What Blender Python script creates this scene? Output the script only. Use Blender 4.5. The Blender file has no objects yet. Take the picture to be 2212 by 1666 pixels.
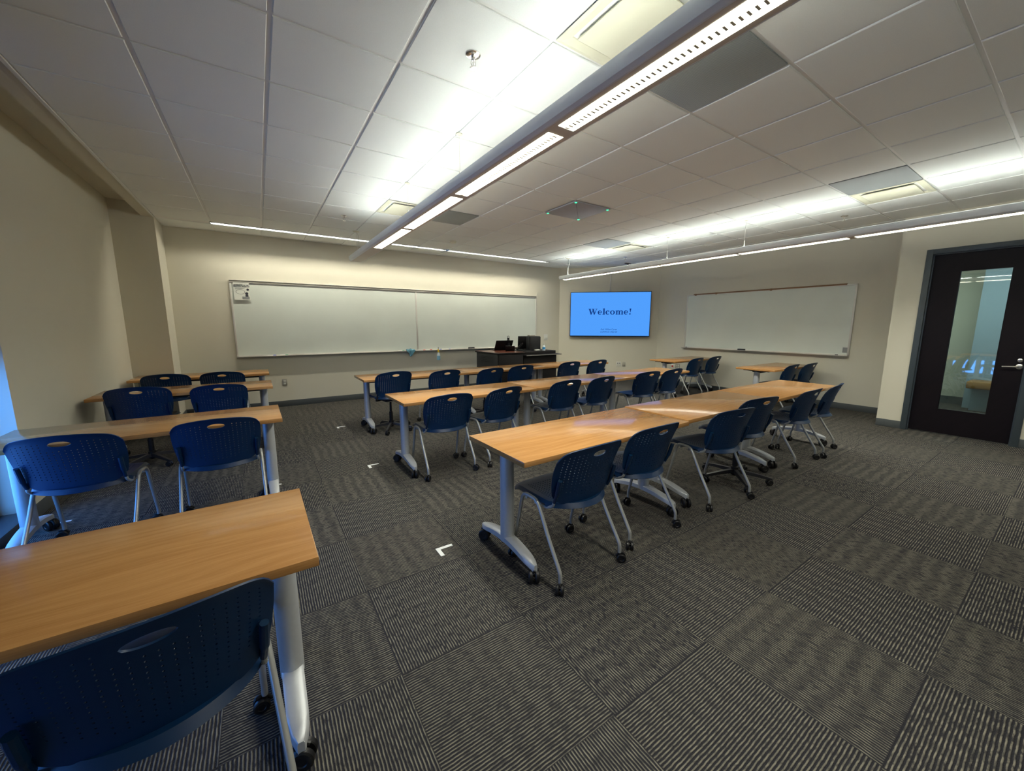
import bpy, bmesh, math, random
from mathutils import Vector, Matrix
random.seed(7)
PI = math.pi
scene = bpy.context.scene
COL = scene.collection

# ------------------------------------------------------------------ camera, exposure, world
CAM_H = 1.445
yaw, pitch, roll = 0.590, 0.15193, 0.002
F = Vector((math.sin(yaw) * math.cos(pitch), math.cos(yaw) * math.cos(pitch), -math.sin(pitch)))
Rv = Vector((math.cos(yaw), -math.sin(yaw), 0)); Uv = Rv.cross(F)
R2 = Rv * math.cos(roll) + Uv * math.sin(roll); U2 = -Rv * math.sin(roll) + Uv * math.cos(roll)
cam_d = bpy.data.cameras.new('camera'); cam = bpy.data.objects.new('camera', cam_d); COL.objects.link(cam)
m = Matrix.Identity(4)
for i in range(3):
    m[i][0] = R2[i]; m[i][1] = U2[i]; m[i][2] = -F[i]
m[2][3] = CAM_H
cam.matrix_world = m
cam_d.sensor_fit = 'HORIZONTAL'; cam_d.sensor_width = 36.0
cam_d.lens = 828.24 / 2212 * 36.0
cam_d.shift_x = (1106 - 1117.09) / 2212; cam_d.shift_y = (829.52 - 833) / 2212
cam_d.clip_start = 0.02; cam_d.clip_end = 100
scene.camera = cam
scene.view_settings.view_transform = 'Standard'; scene.view_settings.look = 'None'
scene.view_settings.gamma = 1.0; scene.view_settings.use_curve_mapping = False
scene.view_settings.exposure = 2.55
world = bpy.data.worlds.new('world'); scene.world = world; world.use_nodes = True
bg = world.node_tree.nodes['Background']
bg.inputs[0].default_value = (0.10, 0.36, 1.0, 1); bg.inputs[1].default_value = 1.1
scene.cycles.use_denoising = True
scene.cycles.max_bounces = 10; scene.cycles.diffuse_bounces = 5; scene.cycles.glossy_bounces = 4
scene.cycles.sample_clamp_indirect = 6.0
# light strengths of the lamps (used by their builders)
DOWN_E, UP_E, WASH_E, TV_E, HALL_E = 2.1, 6.0, 20.0, 0.168, 11.5
DOWN_W = 2.15            # watts of each 1.2 m lamp behind its louvre

# ------------------------------------------------------------------ materials
def mat(name, color, rough=0.6, metal=0.0, spec=0.5, coat=0.0, noise=0.0, nscale=40.0, bump=0.0, bscale=200.0):
    M = bpy.data.materials.new(name); M.use_nodes = True
    nt = M.node_tree; b = nt.nodes['Principled BSDF']
    b.inputs['Base Color'].default_value = (*color, 1); b.inputs['Roughness'].default_value = rough
    b.inputs['Metallic'].default_value = metal; b.inputs['Specular IOR Level'].default_value = spec
    b.inputs['Coat Weight'].default_value = coat; b.inputs['Coat Roughness'].default_value = 0.1
    tc = nt.nodes.new('ShaderNodeTexCoord')
    if noise > 0:
        n = nt.nodes.new('ShaderNodeTexNoise'); n.inputs['Scale'].default_value = nscale
        n.inputs['Detail'].default_value = 4
        nt.links.new(tc.outputs['Object'], n.inputs['Vector'])
        mx = nt.nodes.new('ShaderNodeMix'); mx.data_type = 'RGBA'
        mx.inputs[6].default_value = (*[c * (1 - noise) for c in color], 1)
        mx.inputs[7].default_value = (*[min(1, c * (1 + noise)) for c in color], 1)
        nt.links.new(n.outputs['Fac'], mx.inputs[0]); nt.links.new(mx.outputs[2], b.inputs['Base Color'])
    if bump > 0:
        n = nt.nodes.new('ShaderNodeTexNoise'); n.inputs['Scale'].default_value = bscale
        nt.links.new(tc.outputs['Object'], n.inputs['Vector'])
        bp = nt.nodes.new('ShaderNodeBump'); bp.inputs['Strength'].default_value = bump; bp.inputs['Distance'].default_value = 0.002
        nt.links.new(n.outputs['Fac'], bp.inputs['Height']); nt.links.new(bp.outputs['Normal'], b.inputs['Normal'])
    return M

def emit(name, color, strength):
    M = bpy.data.materials.new(name); M.use_nodes = True; nt = M.node_tree
    nt.nodes.remove(nt.nodes['Principled BSDF'])
    e = nt.nodes.new('ShaderNodeEmission'); e.inputs[0].default_value = (*color, 1); e.inputs[1].default_value = strength
    nt.links.new(e.outputs[0], nt.nodes['Material Output'].inputs[0])
    return M

def glass(name, tint=(0.8, 0.9, 0.88), refl=0.12):
    M = bpy.data.materials.new(name); M.use_nodes = True; nt = M.node_tree
    nt.nodes.remove(nt.nodes['Principled BSDF'])
    t = nt.nodes.new('ShaderNodeBsdfTransparent'); t.inputs[0].default_value = (*tint, 1)
    g = nt.nodes.new('ShaderNodeBsdfGlossy'); g.inputs['Roughness'].default_value = 0.02
    mx = nt.nodes.new('ShaderNodeMixShader'); mx.inputs[0].default_value = refl
    nt.links.new(t.outputs[0], mx.inputs[1]); nt.links.new(g.outputs[0], mx.inputs[2])
    nt.links.new(mx.outputs[0], nt.nodes['Material Output'].inputs[0])
    return M

class NT:
    """small helper for math node chains"""
    def __init__(s, nt): s.nt = nt
    def m(s, op, a, b=None, c=None):
        n = s.nt.nodes.new('ShaderNodeMath'); n.operation = op
        for i, v in enumerate((a, b, c)):
            if v is None: continue
            if isinstance(v, (int, float)): n.inputs[i].default_value = v
            else: s.nt.links.new(v, n.inputs[i])
        return n.outputs[0]
    def mixf(s, f, a, b):
        return s.m('ADD', s.m('MULTIPLY', a, s.m('SUBTRACT', 1.0, f)), s.m('MULTIPLY', b, f))
    def comb(s, x, y, z=0.0):
        n = s.nt.nodes.new('ShaderNodeCombineXYZ')
        for i, v in enumerate((x, y, z)):
            if isinstance(v, (int, float)): n.inputs[i].default_value = v
            else: s.nt.links.new(v, n.inputs[i])
        return n.outputs[0]
    def noise(s, vec, scale=1.0, detail=2.0):
        n = s.nt.nodes.new('ShaderNodeTexNoise'); n.inputs['Scale'].default_value = scale; n.inputs['Detail'].default_value = detail
        s.nt.links.new(vec, n.inputs['Vector']); return n.outputs['Fac']
    def white(s, vec):
        n = s.nt.nodes.new('ShaderNodeTexWhiteNoise'); n.noise_dimensions = '3D'
        s.nt.links.new(vec, n.inputs['Vector']); return n.outputs['Value']
    def ramp(s, v, lo, hi):
        n = s.nt.nodes.new('ShaderNodeMapRange'); n.interpolation_type = 'SMOOTHSTEP'
        n.inputs[1].default_value = lo; n.inputs[2].default_value = hi
        s.nt.links.new(v, n.inputs[0]); return n.outputs[0]
    def mixc(s, f, a, b):
        n = s.nt.nodes.new('ShaderNodeMix'); n.data_type = 'RGBA'
        s.nt.links.new(f, n.inputs[0])
        for k, v in ((6, a), (7, b)):
            if isinstance(v, tuple): n.inputs[k].default_value = (*v, 1)
            else: s.nt.links.new(v, n.inputs[k])
        return n.outputs[2]

TILE = 0.6096
def carpet_material():
    M = bpy.data.materials.new('carpet_tiles'); M.use_nodes = True; nt = M.node_tree; N = NT(nt)
    b = nt.nodes['Principled BSDF']; b.inputs['Roughness'].default_value = 0.95; b.inputs['Specular IOR Level'].default_value = 0.1
    tc = nt.nodes.new('ShaderNodeTexCoord'); sp = nt.nodes.new('ShaderNodeSeparateXYZ'); nt.links.new(tc.outputs['Object'], sp.inputs[0])
    X, Y = sp.outputs[0], sp.outputs[1]
    fx = N.m('DIVIDE', N.m('SUBTRACT', X, 0.381 - TILE * 10), TILE); fy = N.m('DIVIDE', N.m('SUBTRACT', Y, 0.820 - TILE * 10), TILE)
    ix = N.m('FLOOR', fx); iy = N.m('FLOOR', fy)
    par = N.m('MODULO', N.m('ADD', ix, iy), 2.0)          # 1: lines run along Y
    u = N.mixf(par, Y, X); w = N.mixf(par, X, Y)
    rnd = N.white(N.comb(ix, iy)); rnd2 = N.white(N.comb(iy, ix, 3.3))
    P = N.comb(N.m('MULTIPLY', u, 30.0), N.m('MULTIPLY', w, 30.0), N.m('MULTIPLY', rnd, 40.0))
    wob = N.m('MULTIPLY', N.m('SUBTRACT', N.noise(P, 1.0, 2), 0.5), 2.6)
    st = N.m('SINE', N.m('ADD', N.m('MULTIPLY', u, 2 * PI / 0.0117), wob))
    line = N.ramp(st, -0.15, 0.85)
    P2 = N.comb(N.m('MULTIPLY', u, 85.0), N.m('MULTIPLY', w, 34.0), N.m('MULTIPLY', rnd, 17.0))
    dash = N.ramp(N.noise(P2, 1.0, 2), 0.30, 0.56)
    P3 = N.comb(N.m('MULTIPLY', u, 7.0), N.m('MULTIPLY', w, 4.0), N.m('MULTIPLY', rnd2, 30.0))
    ph = N.m('ADD', N.m('MULTIPLY', N.noise(P3, 1.0, 2), 5.0), N.m('MULTIPLY', rnd, 6.0))
    band = N.ramp(N.m('SINE', N.m('ADD', N.m('MULTIPLY', w, 2 * PI / 0.0871), ph)), -0.7, 0.7)
    bstr = N.m('ADD', 0.16, N.m('MULTIPLY', rnd2, 0.34))
    amt = N.m('MULTIPLY', 0.80, N.m('ADD', N.m('SUBTRACT', 1.0, bstr), N.m('MULTIPLY', band, bstr)))
    dmix = N.m('ADD', N.m('MULTIPLY', rnd, 0.35), N.m('MULTIPLY', N.m('SUBTRACT', 1.0, N.m('MULTIPLY', rnd, 0.35)), dash))
    f = N.m('MULTIPLY', N.m('MULTIPLY', line, dmix), amt)
    # seams between the tiles
    ex = N.m('ABSOLUTE', N.m('SUBTRACT', N.m('FRACT', fx), 0.5)); ey = N.m('ABSOLUTE', N.m('SUBTRACT', N.m('FRACT', fy), 0.5))
    seam = N.ramp(N.m('MAXIMUM', ex, ey), 0.4945, 0.499)
    f = N.m('MULTIPLY', f, N.m('SUBTRACT', 1.0, N.m('MULTIPLY', seam, 0.8)))
    grain = N.noise(tc.outputs['Object'], 420.0, 1)
    dark = N.mixc(N.ramp(grain, 0.3, 0.7), (0.015, 0.015, 0.019), (0.040, 0.039, 0.045))
    tan = N.mixc(rnd2, (0.24, 0.225, 0.175), (0.31, 0.29, 0.225))
    c = N.mixc(f, dark, tan); nt.links.new(c, b.inputs['Base Color'])
    bp = nt.nodes.new('ShaderNodeBump'); bp.inputs['Strength'].default_value = 0.5; bp.inputs['Distance'].default_value = 0.003
    nt.links.new(st, bp.inputs['Height']); nt.links.new(bp.outputs['Normal'], b.inputs['Normal'])
    return M

def wood_material(name, c1, c2, rough=0.22, spec=0.5):
    M = bpy.data.materials.new(name); M.use_nodes = True; nt = M.node_tree; N = NT(nt)
    b = nt.nodes['Principled BSDF']; b.inputs['Roughness'].default_value = rough; b.inputs['Specular IOR Level'].default_value = spec
    tc = nt.nodes.new('ShaderNodeTexCoord'); sp = nt.nodes.new('ShaderNodeSeparateXYZ'); nt.links.new(tc.outputs['Object'], sp.inputs[0])
    oi = nt.nodes.new('ShaderNodeObjectInfo'); r = N.m('MULTIPLY', oi.outputs['Random'], 37.0)
    X, Y, Z = sp.outputs
    warp = N.m('MULTIPLY', N.noise(N.comb(N.m('MULTIPLY', X, 1.3), N.m('MULTIPLY', Y, 3.0), r), 1.0, 2), 0.16)
    v = N.comb(N.m('MULTIPLY', X, 2.2), N.m('MULTIPLY', N.m('ADD', N.m('ADD', Y, warp), N.m('MULTIPLY', Z, 0.7)), 42.0), r)
    g1 = N.noise(v, 1.0, 4)
    v2 = N.comb(N.m('MULTIPLY', X, 9.0), N.m('MULTIPLY', N.m('ADD', Y, Z), 260.0), r)
    g2 = N.noise(v2, 1.0, 3)
    f = N.m('ADD', N.m('MULTIPLY', N.ramp(g1, 0.3, 0.7), 0.65), N.m('MULTIPLY', N.ramp(g2, 0.35, 0.65), 0.35))
    nt.links.new(N.mixc(f, c1, c2), b.inputs['Base Color'])
    return M

def board_material():
    M = mat('whiteboard_surface', (0.60, 0.65, 0.58), 0.38)
    nt = M.node_tree; N = NT(nt); b = nt.nodes['Principled BSDF']
    tc = nt.nodes.new('ShaderNodeTexCoord')
    n = N.ramp(N.noise(tc.outputs['Object'], 1.6, 3), 0.35, 0.75)
    nt.links.new(N.mixc(n, (0.70, 0.745, 0.67), (0.665, 0.705, 0.635)), b.inputs['Base Color'])
    return M

def perforated_material():
    M = mat('perforated_grille', (0.30, 0.33, 0.33), 0.5)
    nt = M.node_tree; N = NT(nt); b = nt.nodes['Principled BSDF']
    tc = nt.nodes.new('ShaderNodeTexCoord'); sp = nt.nodes.new('ShaderNodeSeparateXYZ'); nt.links.new(tc.outputs['Object'], sp.inputs[0])
    s1 = N.m('SINE', N.m('MULTIPLY', sp.outputs[0], 2 * PI / 0.009)); s2 = N.m('SINE', N.m('MULTIPLY', sp.outputs[1], 2 * PI / 0.009))
    f = N.ramp(N.m('MULTIPLY', s1, s2), 0.0, 0.5)
    nt.links.new(N.mixc(f, (0.34, 0.37, 0.37), (0.13, 0.15, 0.155)), b.inputs['Base Color'])
    return M

M_carpet = carpet_material()
M_oak = wood_material('oak_laminate', (0.51, 0.270, 0.098), (0.405, 0.197, 0.066), 0.14, 0.16)
M_wall = mat('wall_paint', (0.66, 0.63, 0.515), 0.75, spec=0.3, bump=0.15, bscale=300)
M_ceil = mat('ceiling_tile', (0.83, 0.85, 0.82), 0.9, spec=0.1, noise=0.05, nscale=220, bump=0.3, bscale=500)
M_grid = mat('ceiling_grid', (0.80, 0.80, 0.77), 0.5)
M_base = mat('baseboard_rubber', (0.075, 0.085, 0.088), 0.6)
M_board = board_material()
M_alu = mat('satin_aluminium', (0.68, 0.66, 0.60), 0.42, metal=0.25)
M_steel = mat('table_leg_grey', (0.48, 0.50, 0.52), 0.42, metal=0.3, noise=0.06, nscale=60)
M_tube = mat('chair_tube_grey', (0.42, 0.43, 0.42), 0.36, metal=0.45)
M_blue = mat('blue_plastic', (0.002, 0.024, 0.080), 0.42, spec=0.35, bump=0.12, bscale=900)
M_bluerim = mat('blue_plastic_bracket', (0.001, 0.021, 0.062), 0.32)
M_black = mat('black_plastic', (0.006, 0.006, 0.007), 0.5, spec=0.3)
M_rub = mat('black_rubber_wheel', (0.005, 0.005, 0.006), 0.45)
M_blackmetal = mat('black_base_metal', (0.018, 0.018, 0.022), 0.38)
M_fix = mat('fixture_enamel_grey', (0.86, 0.88, 0.88), 0.5, metal=0.0)
M_fixin = mat('fixture_inner_bronze', (0.70, 0.63, 0.54), 0.5)
M_trough = mat('trough_grey_enamel', (0.16, 0.17, 0.18), 0.35, metal=0.3)
M_cream = mat('cream_enamel', (0.66, 0.64, 0.50), 0.5)
M_grille = perforated_material()
M_frame = mat('door_frame_slate', (0.050, 0.066, 0.078), 0.42, noise=0.05, nscale=30)
M_door = wood_material('espresso_veneer', (0.0080, 0.0045, 0.0065), (0.0048, 0.0030, 0.0042), 0.5, 0.22)
M_chrome = mat('brushed_chrome', (0.75, 0.73, 0.70), 0.22, metal=1.0)
M_glass = glass('door_glass', (0.78, 0.86, 0.84), 0.16)
M_wglass = glass('window_glass', (0.9, 0.95, 1.0), 0.06)
M_shade = mat('roller_shade_fabric', (0.20, 0.21, 0.22), 0.9)
M_tape = mat('white_tape', (0.72, 0.74, 0.74), 0.6)
M_desk = mat('black_desk_laminate', (0.011, 0.010, 0.011), 0.5, spec=0.3, bump=0.1, bscale=400)
M_deskside = mat('charcoal_steel_panel', (0.020, 0.022, 0.024), 0.5, spec=0.3)
M_cherry = wood_material('cherry_laminate', (0.16, 0.05, 0.03), (0.11, 0.035, 0.022), 0.25)
M_white = mat('white_plastic', (0.70, 0.69, 0.63), 0.45)
M_paper = mat('paper_white', (0.74, 0.76, 0.68), 0.8)
M_ink = mat('printed_ink', (0.05, 0.05, 0.065), 0.8)
M_inkgrey = mat('printed_ink_grey', (0.30, 0.31, 0.30), 0.8)
M_red = mat('red_plastic', (0.55, 0.05, 0.03), 0.4)
M_bluemk = mat('blue_marker_plastic', (0.04, 0.08, 0.5), 0.4)
M_green = mat('green_marker_plastic', (0.03, 0.28, 0.12), 0.4)
M_yellow = mat('yellow_plastic', (0.75, 0.50, 0.02), 0.4)
M_cloth = mat('blue_cloth', (0.10, 0.26, 0.34), 0.9, noise=0.3, nscale=60)
M_liq = mat('blue_liquid', (0.05, 0.28, 0.60), 0.15)
M_liq2 = mat('pale_blue_liquid', (0.25, 0.48, 0.60), 0.15)
M_clear = mat('clear_plastic', (0.62, 0.70, 0.72), 0.15)
M_cork = mat('brown_rail_cork', (0.26, 0.15, 0.075), 0.7)
M_bench = mat('orange_bench_vinyl', (0.33, 0.17, 0.05), 0.45)
M_hall = mat('corridor_paint', (0.50, 0.49, 0.41), 0.8)
M_hallbluelit = mat('corridor_bluelit_paint', (0.30, 0.39, 0.46), 0.8)  # blue light falling on the corridor wall, put into its colour
M_down = emit('lamp_lens', (1.0, 0.955, 0.74), DOWN_E)
M_up = emit('lamp_top', (0.96, 0.985, 0.92), UP_E)
M_wash = emit('wash_tube', (1.0, 0.95, 0.80), WASH_E)
M_screen = emit('tv_screen', (0.085, 0.355, 1.0), TV_E)
M_screenink = emit('screen_dark_blue_text', (0.006, 0.045, 0.24), TV_E)
M_led = emit('green_led', (0.04, 0.8, 0.25), 0.6)
M_mic = mat('microphone_tile_grey', (0.40, 0.40, 0.43), 0.6)

# ------------------------------------------------------------------ mesh helpers
class B:
    """collects shapes into one mesh"""
    def __init__(s): s.bm = bmesh.new(); s.mi = 0
    def _mk(s, faces):
        for f in faces: f.material_index = s.mi
    def box(s, lo, hi, bev=0.0, rot=None, at=(0, 0, 0)):
        r = bmesh.ops.create_cube(s.bm, size=1.0)
        vs = r['verts']; lo = Vector(lo); hi = Vector(hi); c = (lo + hi) / 2; d = hi - lo
        for v in vs:
            v.co = Vector((v.co.x * d.x, v.co.y * d.y, v.co.z * d.z)) + c
        fs = set(f for v in vs for f in v.link_faces); s._mk(fs)
        if bev > 0:
            es = list(set(e for v in vs for e in v.link_edges))
            r2 = bmesh.ops.bevel(s.bm, geom=es, offset=bev, segments=2, affect='EDGES', profile=0.5)
            s._mk(r2['faces']); vs = list(set(v for f in r2['faces'] for v in f.verts) | set(v for v in vs if v.is_valid))
        if rot is not None:
            for v in vs:
                v.co = rot @ v.co + Vector(at)
        return s
    def lathe(s, prof, seg=24, axis='Z', at=(0, 0, 0), rot=None, cap=True):
        rings = []
        for r, z in prof:
            ring = []
            for k in range(seg):
                a = 2 * PI * k / seg
                p = Vector((r * math.cos(a), r * math.sin(a), z))
                if axis == 'X': p = Vector((z, r * math.cos(a), r * math.sin(a)))
                if axis == 'Y': p = Vector((r * math.sin(a), z, r * math.cos(a)))
                if rot is not None: p = rot @ p
                ring.append(s.bm.verts.new(p + Vector(at)))
            rings.append(ring)
        fs = []
        for a, b_ in zip(rings, rings[1:]):
            for k in range(seg):
                fs.append(s.bm.faces.new((a[k], a[(k + 1) % seg], b_[(k + 1) % seg], b_[k])))
        if cap:
            fs.append(s.bm.faces.new(list(reversed(rings[0])))); fs.append(s.bm.faces.new(rings[-1]))
        s._mk(fs); return s
    def tube(s, pts, r, seg=12, sub=6):
        pts = [Vector(p) for p in pts]
        if len(pts) > 2 and sub > 1:                      # Catmull-Rom smoothing
            q = [pts[0] * 2 - pts[1]] + pts + [pts[-1] * 2 - pts[-2]]; out = []
            for i in range(1, len(q) - 2):
                for k in range(sub):
                    t = k / sub; a, b_, c, d = q[i - 1], q[i], q[i + 1], q[i + 2]
                    out.append(0.5 * ((2 * b_) + (-a + c) * t + (2 * a - 5 * b_ + 4 * c - d) * t * t + (-a + 3 * b_ - 3 * c + d) * t ** 3))
            out.append(pts[-1]); pts = out
        rings = []; up = None
        for i, p in enumerate(pts):
            d = (pts[min(i + 1, len(pts) - 1)] - pts[max(i - 1, 0)]).normalized()
            if up is None:
                up = d.orthogonal().normalized()
            else:
                up = (up - d * up.dot(d)).normalized()
            sd = d.cross(up); rr = r[i * (len(r) - 1) // (len(pts) - 1)] if isinstance(r, (list, tuple)) else r
            rings.append([s.bm.verts.new(p + (up * math.cos(2 * PI * k / seg) + sd * math.sin(2 * PI * k / seg)) * rr) for k in range(seg)])
        fs = []
        for a, b_ in zip(rings, rings[1:]):
            for k in range(seg):
                fs.append(s.bm.faces.new((a[k], a[(k + 1) % seg], b_[(k + 1) % seg], b_[k])))
        fs.append(s.bm.faces.new(list(reversed(rings[0])))); fs.append(s.bm.faces.new(rings[-1]))
        s._mk(fs); return s
    def prism(s, poly, h0, h1, plane='XY'):
        """extrude a 2-D outline; plane says which axes the outline uses"""
        def P(a, b_, h):
            return {'XY': Vector((a, b_, h)), 'XZ': Vector((a, h, b_)), 'YZ': Vector((h, a, b_))}[plane]
        v0 = [s.bm.verts.new(P(a, b_, h0)) for a, b_ in poly]; v1 = [s.bm.verts.new(P(a, b_, h1)) for a, b_ in poly]
        n = len(poly); fs = [s.bm.faces.new(v0), s.bm.faces.new(list(reversed(v1)))]
        for k in range(n):
            fs.append(s.bm.faces.new((v0[k], v0[(k + 1) % n], v1[(k + 1) % n], v1[k])))
        s._mk(fs); return s
    def quad(s, pts):
        f = s.bm.faces.new([s.bm.verts.new(Vector(p)) for p in pts]); s._mk([f]); return s
    def done(s, name, mats, parent=None, smooth=True, angle=35, recalc=True):
        if recalc: bmesh.ops.recalc_face_normals(s.bm, faces=s.bm.faces)
        me = bpy.data.meshes.new(name); s.bm.to_mesh(me); s.bm.free()
        for mm in (mats if isinstance(mats, (list, tuple)) else [mats]): me.materials.append(mm)
        if smooth:
            for p in me.polygons: p.use_smooth = True
            me.set_sharp_from_angle(angle=math.radians(angle))
        o = bpy.data.objects.new(name, me); COL.objects.link(o)
        if parent is not None: o.parent = parent
        return o

def thing(name, label, cat, loc=(0, 0, 0), rz=0.0, group=None):
    o = bpy.data.objects.new(name, None); COL.objects.link(o); o.empty_display_size = 0.1
    o.location = loc; o.rotation_euler = (0, 0, rz); o['label'] = label; o['category'] = cat
    if group: o['group'] = group
    return o
def tag(o, label, cat, group=None, kind=None):
    o['label'] = label; o['category'] = cat
    if group: o['group'] = group
    if kind: o['kind'] = kind
    return o
def struct(o, label=None, cat=None):
    o['kind'] = 'structure'
    if label: o['label'] = label
    if cat: o['category'] = cat
    return o
def children_of(o): return [c for c in bpy.data.objects if c.parent == o]
def dup(root, loc, rz, label, group=None):
    r = root.copy(); COL.objects.link(r); r.location = loc; r.rotation_euler = (0, 0, rz); r['label'] = label
    if group: r['group'] = group
    for ch in children_of(root):
        c = ch.copy(); COL.objects.link(c); c.parent = r
        for g in children_of(ch):
            d = g.copy(); COL.objects.link(d); d.parent = c
    return r
def frozen(o):
    """apply the modifiers once so that copies share a plain mesh"""
    dg = bpy.context.evaluated_depsgraph_get(); dg.update()
    me = bpy.data.meshes.new_from_object(o.evaluated_get(dg)); o.modifiers.clear(); old = o.data; o.data = me
    me.name = o.name; bpy.data.meshes.remove(old); return o

# ------------------------------------------------------------------ room shell
CH = 2.896                 # ceiling height
XL, XR, XD = -1.50, 8.42, 7.49
YF, YB = 7.90, -1.80
PX = -1.06                 # pillar face and left edge of the tiled ceiling
WT = 3.15
DA = Vector((6.62, YF)); DB = Vector((XR, 6.17))     # corner wall that carries the screen
b = B(); b.box((-2.2, -2.2, -0.12), (12.2, 8.2, 0)); struct(b.done('floor', M_carpet, smooth=False), 'dark charcoal and tan carpet tiles laid quarter turn', 'floor')

b = B(); b.box((-1.7, YF, 0), (DA.x, YF + 0.15, WT)); struct(b.done('wall_front', M_wall, smooth=False), 'beige wall behind the long whiteboard', 'wall')
b = B(); b.prism([(DA.x, DA.y), (DB.x, DB.y), (DB.x + 0.15, DB.y + 0.1), (DB.x + 0.15, YF + 0.15), (DA.x, YF + 0.15)], 0, WT); struct(b.done('wall_corner', M_wall, smooth=False), 'diagonal beige wall in the corner behind the screen', 'wall')
b = B(); b.box((XR, 1.64, 0), (XR + 0.15, DB.y + 0.12, WT)); struct(b.done('wall_right', M_wall, smooth=False), 'beige wall behind the right whiteboard', 'wall')
FY0, FY1, FZ = 0.352, 1.368, 2.432            # door frame outer opening
b = B(); b.box((XD, FY1, 0), (XR + 0.15, 1.64, WT)); b.box((XD, YB - 0.1, 0), (XD + 0.20, FY0, WT)); b.box((XD, FY0, FZ), (XD + 0.20, FY1, WT))
struct(b.done('wall_door', M_wall, smooth=False), 'beige wall around the dark door', 'wall')
b = B(); b.box((-1.7, YB - 0.15, 0), (XD + 0.2, YB, WT)); struct(b.done('wall_back', M_wall, smooth=False), 'beige wall behind the camera', 'wall')
WY0, WY1 = 0.2, 4.23                            # window opening along the left wall
b = B(); b.box((XL - 0.25, WY1, 0), (XL, YF + 0.15, WT)); b.box((XL - 0.25, YB - 0.15, 0), (XL, WY0, WT)); b.box((XL - 0.25, WY0, 2.9), (XL, WY1, WT))
struct(b.done('wall_left', M_wall, smooth=False), 'beige wall left of the desks', 'wall')
b = B(); b.box((XL, 7.36, 0), (PX, YF, WT)); struct(b.done('trim_1', M_wall, smooth=False), 'beige square pillar in the front left corner', 'pillar')
# strip of plasterboard beside the tiles and the lid of the shade pocket
b = B(); b.box((PX - 0.125, YB, CH), (PX, 7.36, CH + 0.03)); b.box((PX - 0.125, YB, CH + 0.03), (PX - 0.11, 7.36, 3.10)); struct(b.done('trim_2', M_wall, smooth=False), 'narrow plaster strip along the left edge of the ceiling', 'trim')
b = B(); b.box((XL, YB, 3.07), (PX - 0.11, 7.36, 3.12)); struct(b.done('trim_3', M_wall, smooth=False), 'recessed shade pocket above the left wall', 'trim')
b = B(); b.box((PX - 0.006, YB, CH - 0.006), (PX + 0.016, 7.36, CH + 0.01)); struct(b.done('trim_4', M_grid, smooth=False), 'white metal edge of the tiled ceiling', 'trim')

# baseboards
def base(name, lo, hi, lab):
    q = B(); q.box(lo, hi, 0.003); struct(q.done(name, M_base), lab, 'baseboard')
BH, BT = 0.105, 0.012
base('baseboard_front', (PX, YF - BT, 0), (DA.x, YF, BH), 'dark slate baseboard along the front wall')
base('baseboard_right', (XR - BT, 1.64, 0), (XR, DB.y, BH), 'dark slate baseboard along the right wall')
base('baseboard_door_far', (XD - BT, FY1, 0), (XD, 1.64, BH), 'short dark slate baseboard between door and corner')
base('baseboard_door_near', (XD - BT, YB, 0), (XD, FY0, BH), 'dark slate baseboard right of the door')
base('baseboard_left', (XL, WY1, 0), (XL + BT, 7.36, BH), 'dark slate baseboard along the left wall')
base('baseboard_pillar', (XL, 7.36 - BT, 0), (PX + BT, 7.36, BH), 'dark slate baseboard across the pillar front')
base('baseboard_pillar_side', (PX, 7.36, 0), (PX + BT, YF - BT, BH), 'dark slate baseboard on the pillar side')
dv = (DB - DA).normalized(); dn = Vector((-0.69295, -0.72099))
q = B(); pA = DA; pB = DB
q.prism([(pA.x, pA.y), (pB.x, pB.y), (pB.x + dn.x * BT, pB.y + dn.y * BT), (pA.x + dn.x * BT, pA.y + dn.y * BT)], 0, BH)
struct(q.done('baseboard_corner', M_base), 'dark slate baseboard under the screen', 'baseboard')

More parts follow.
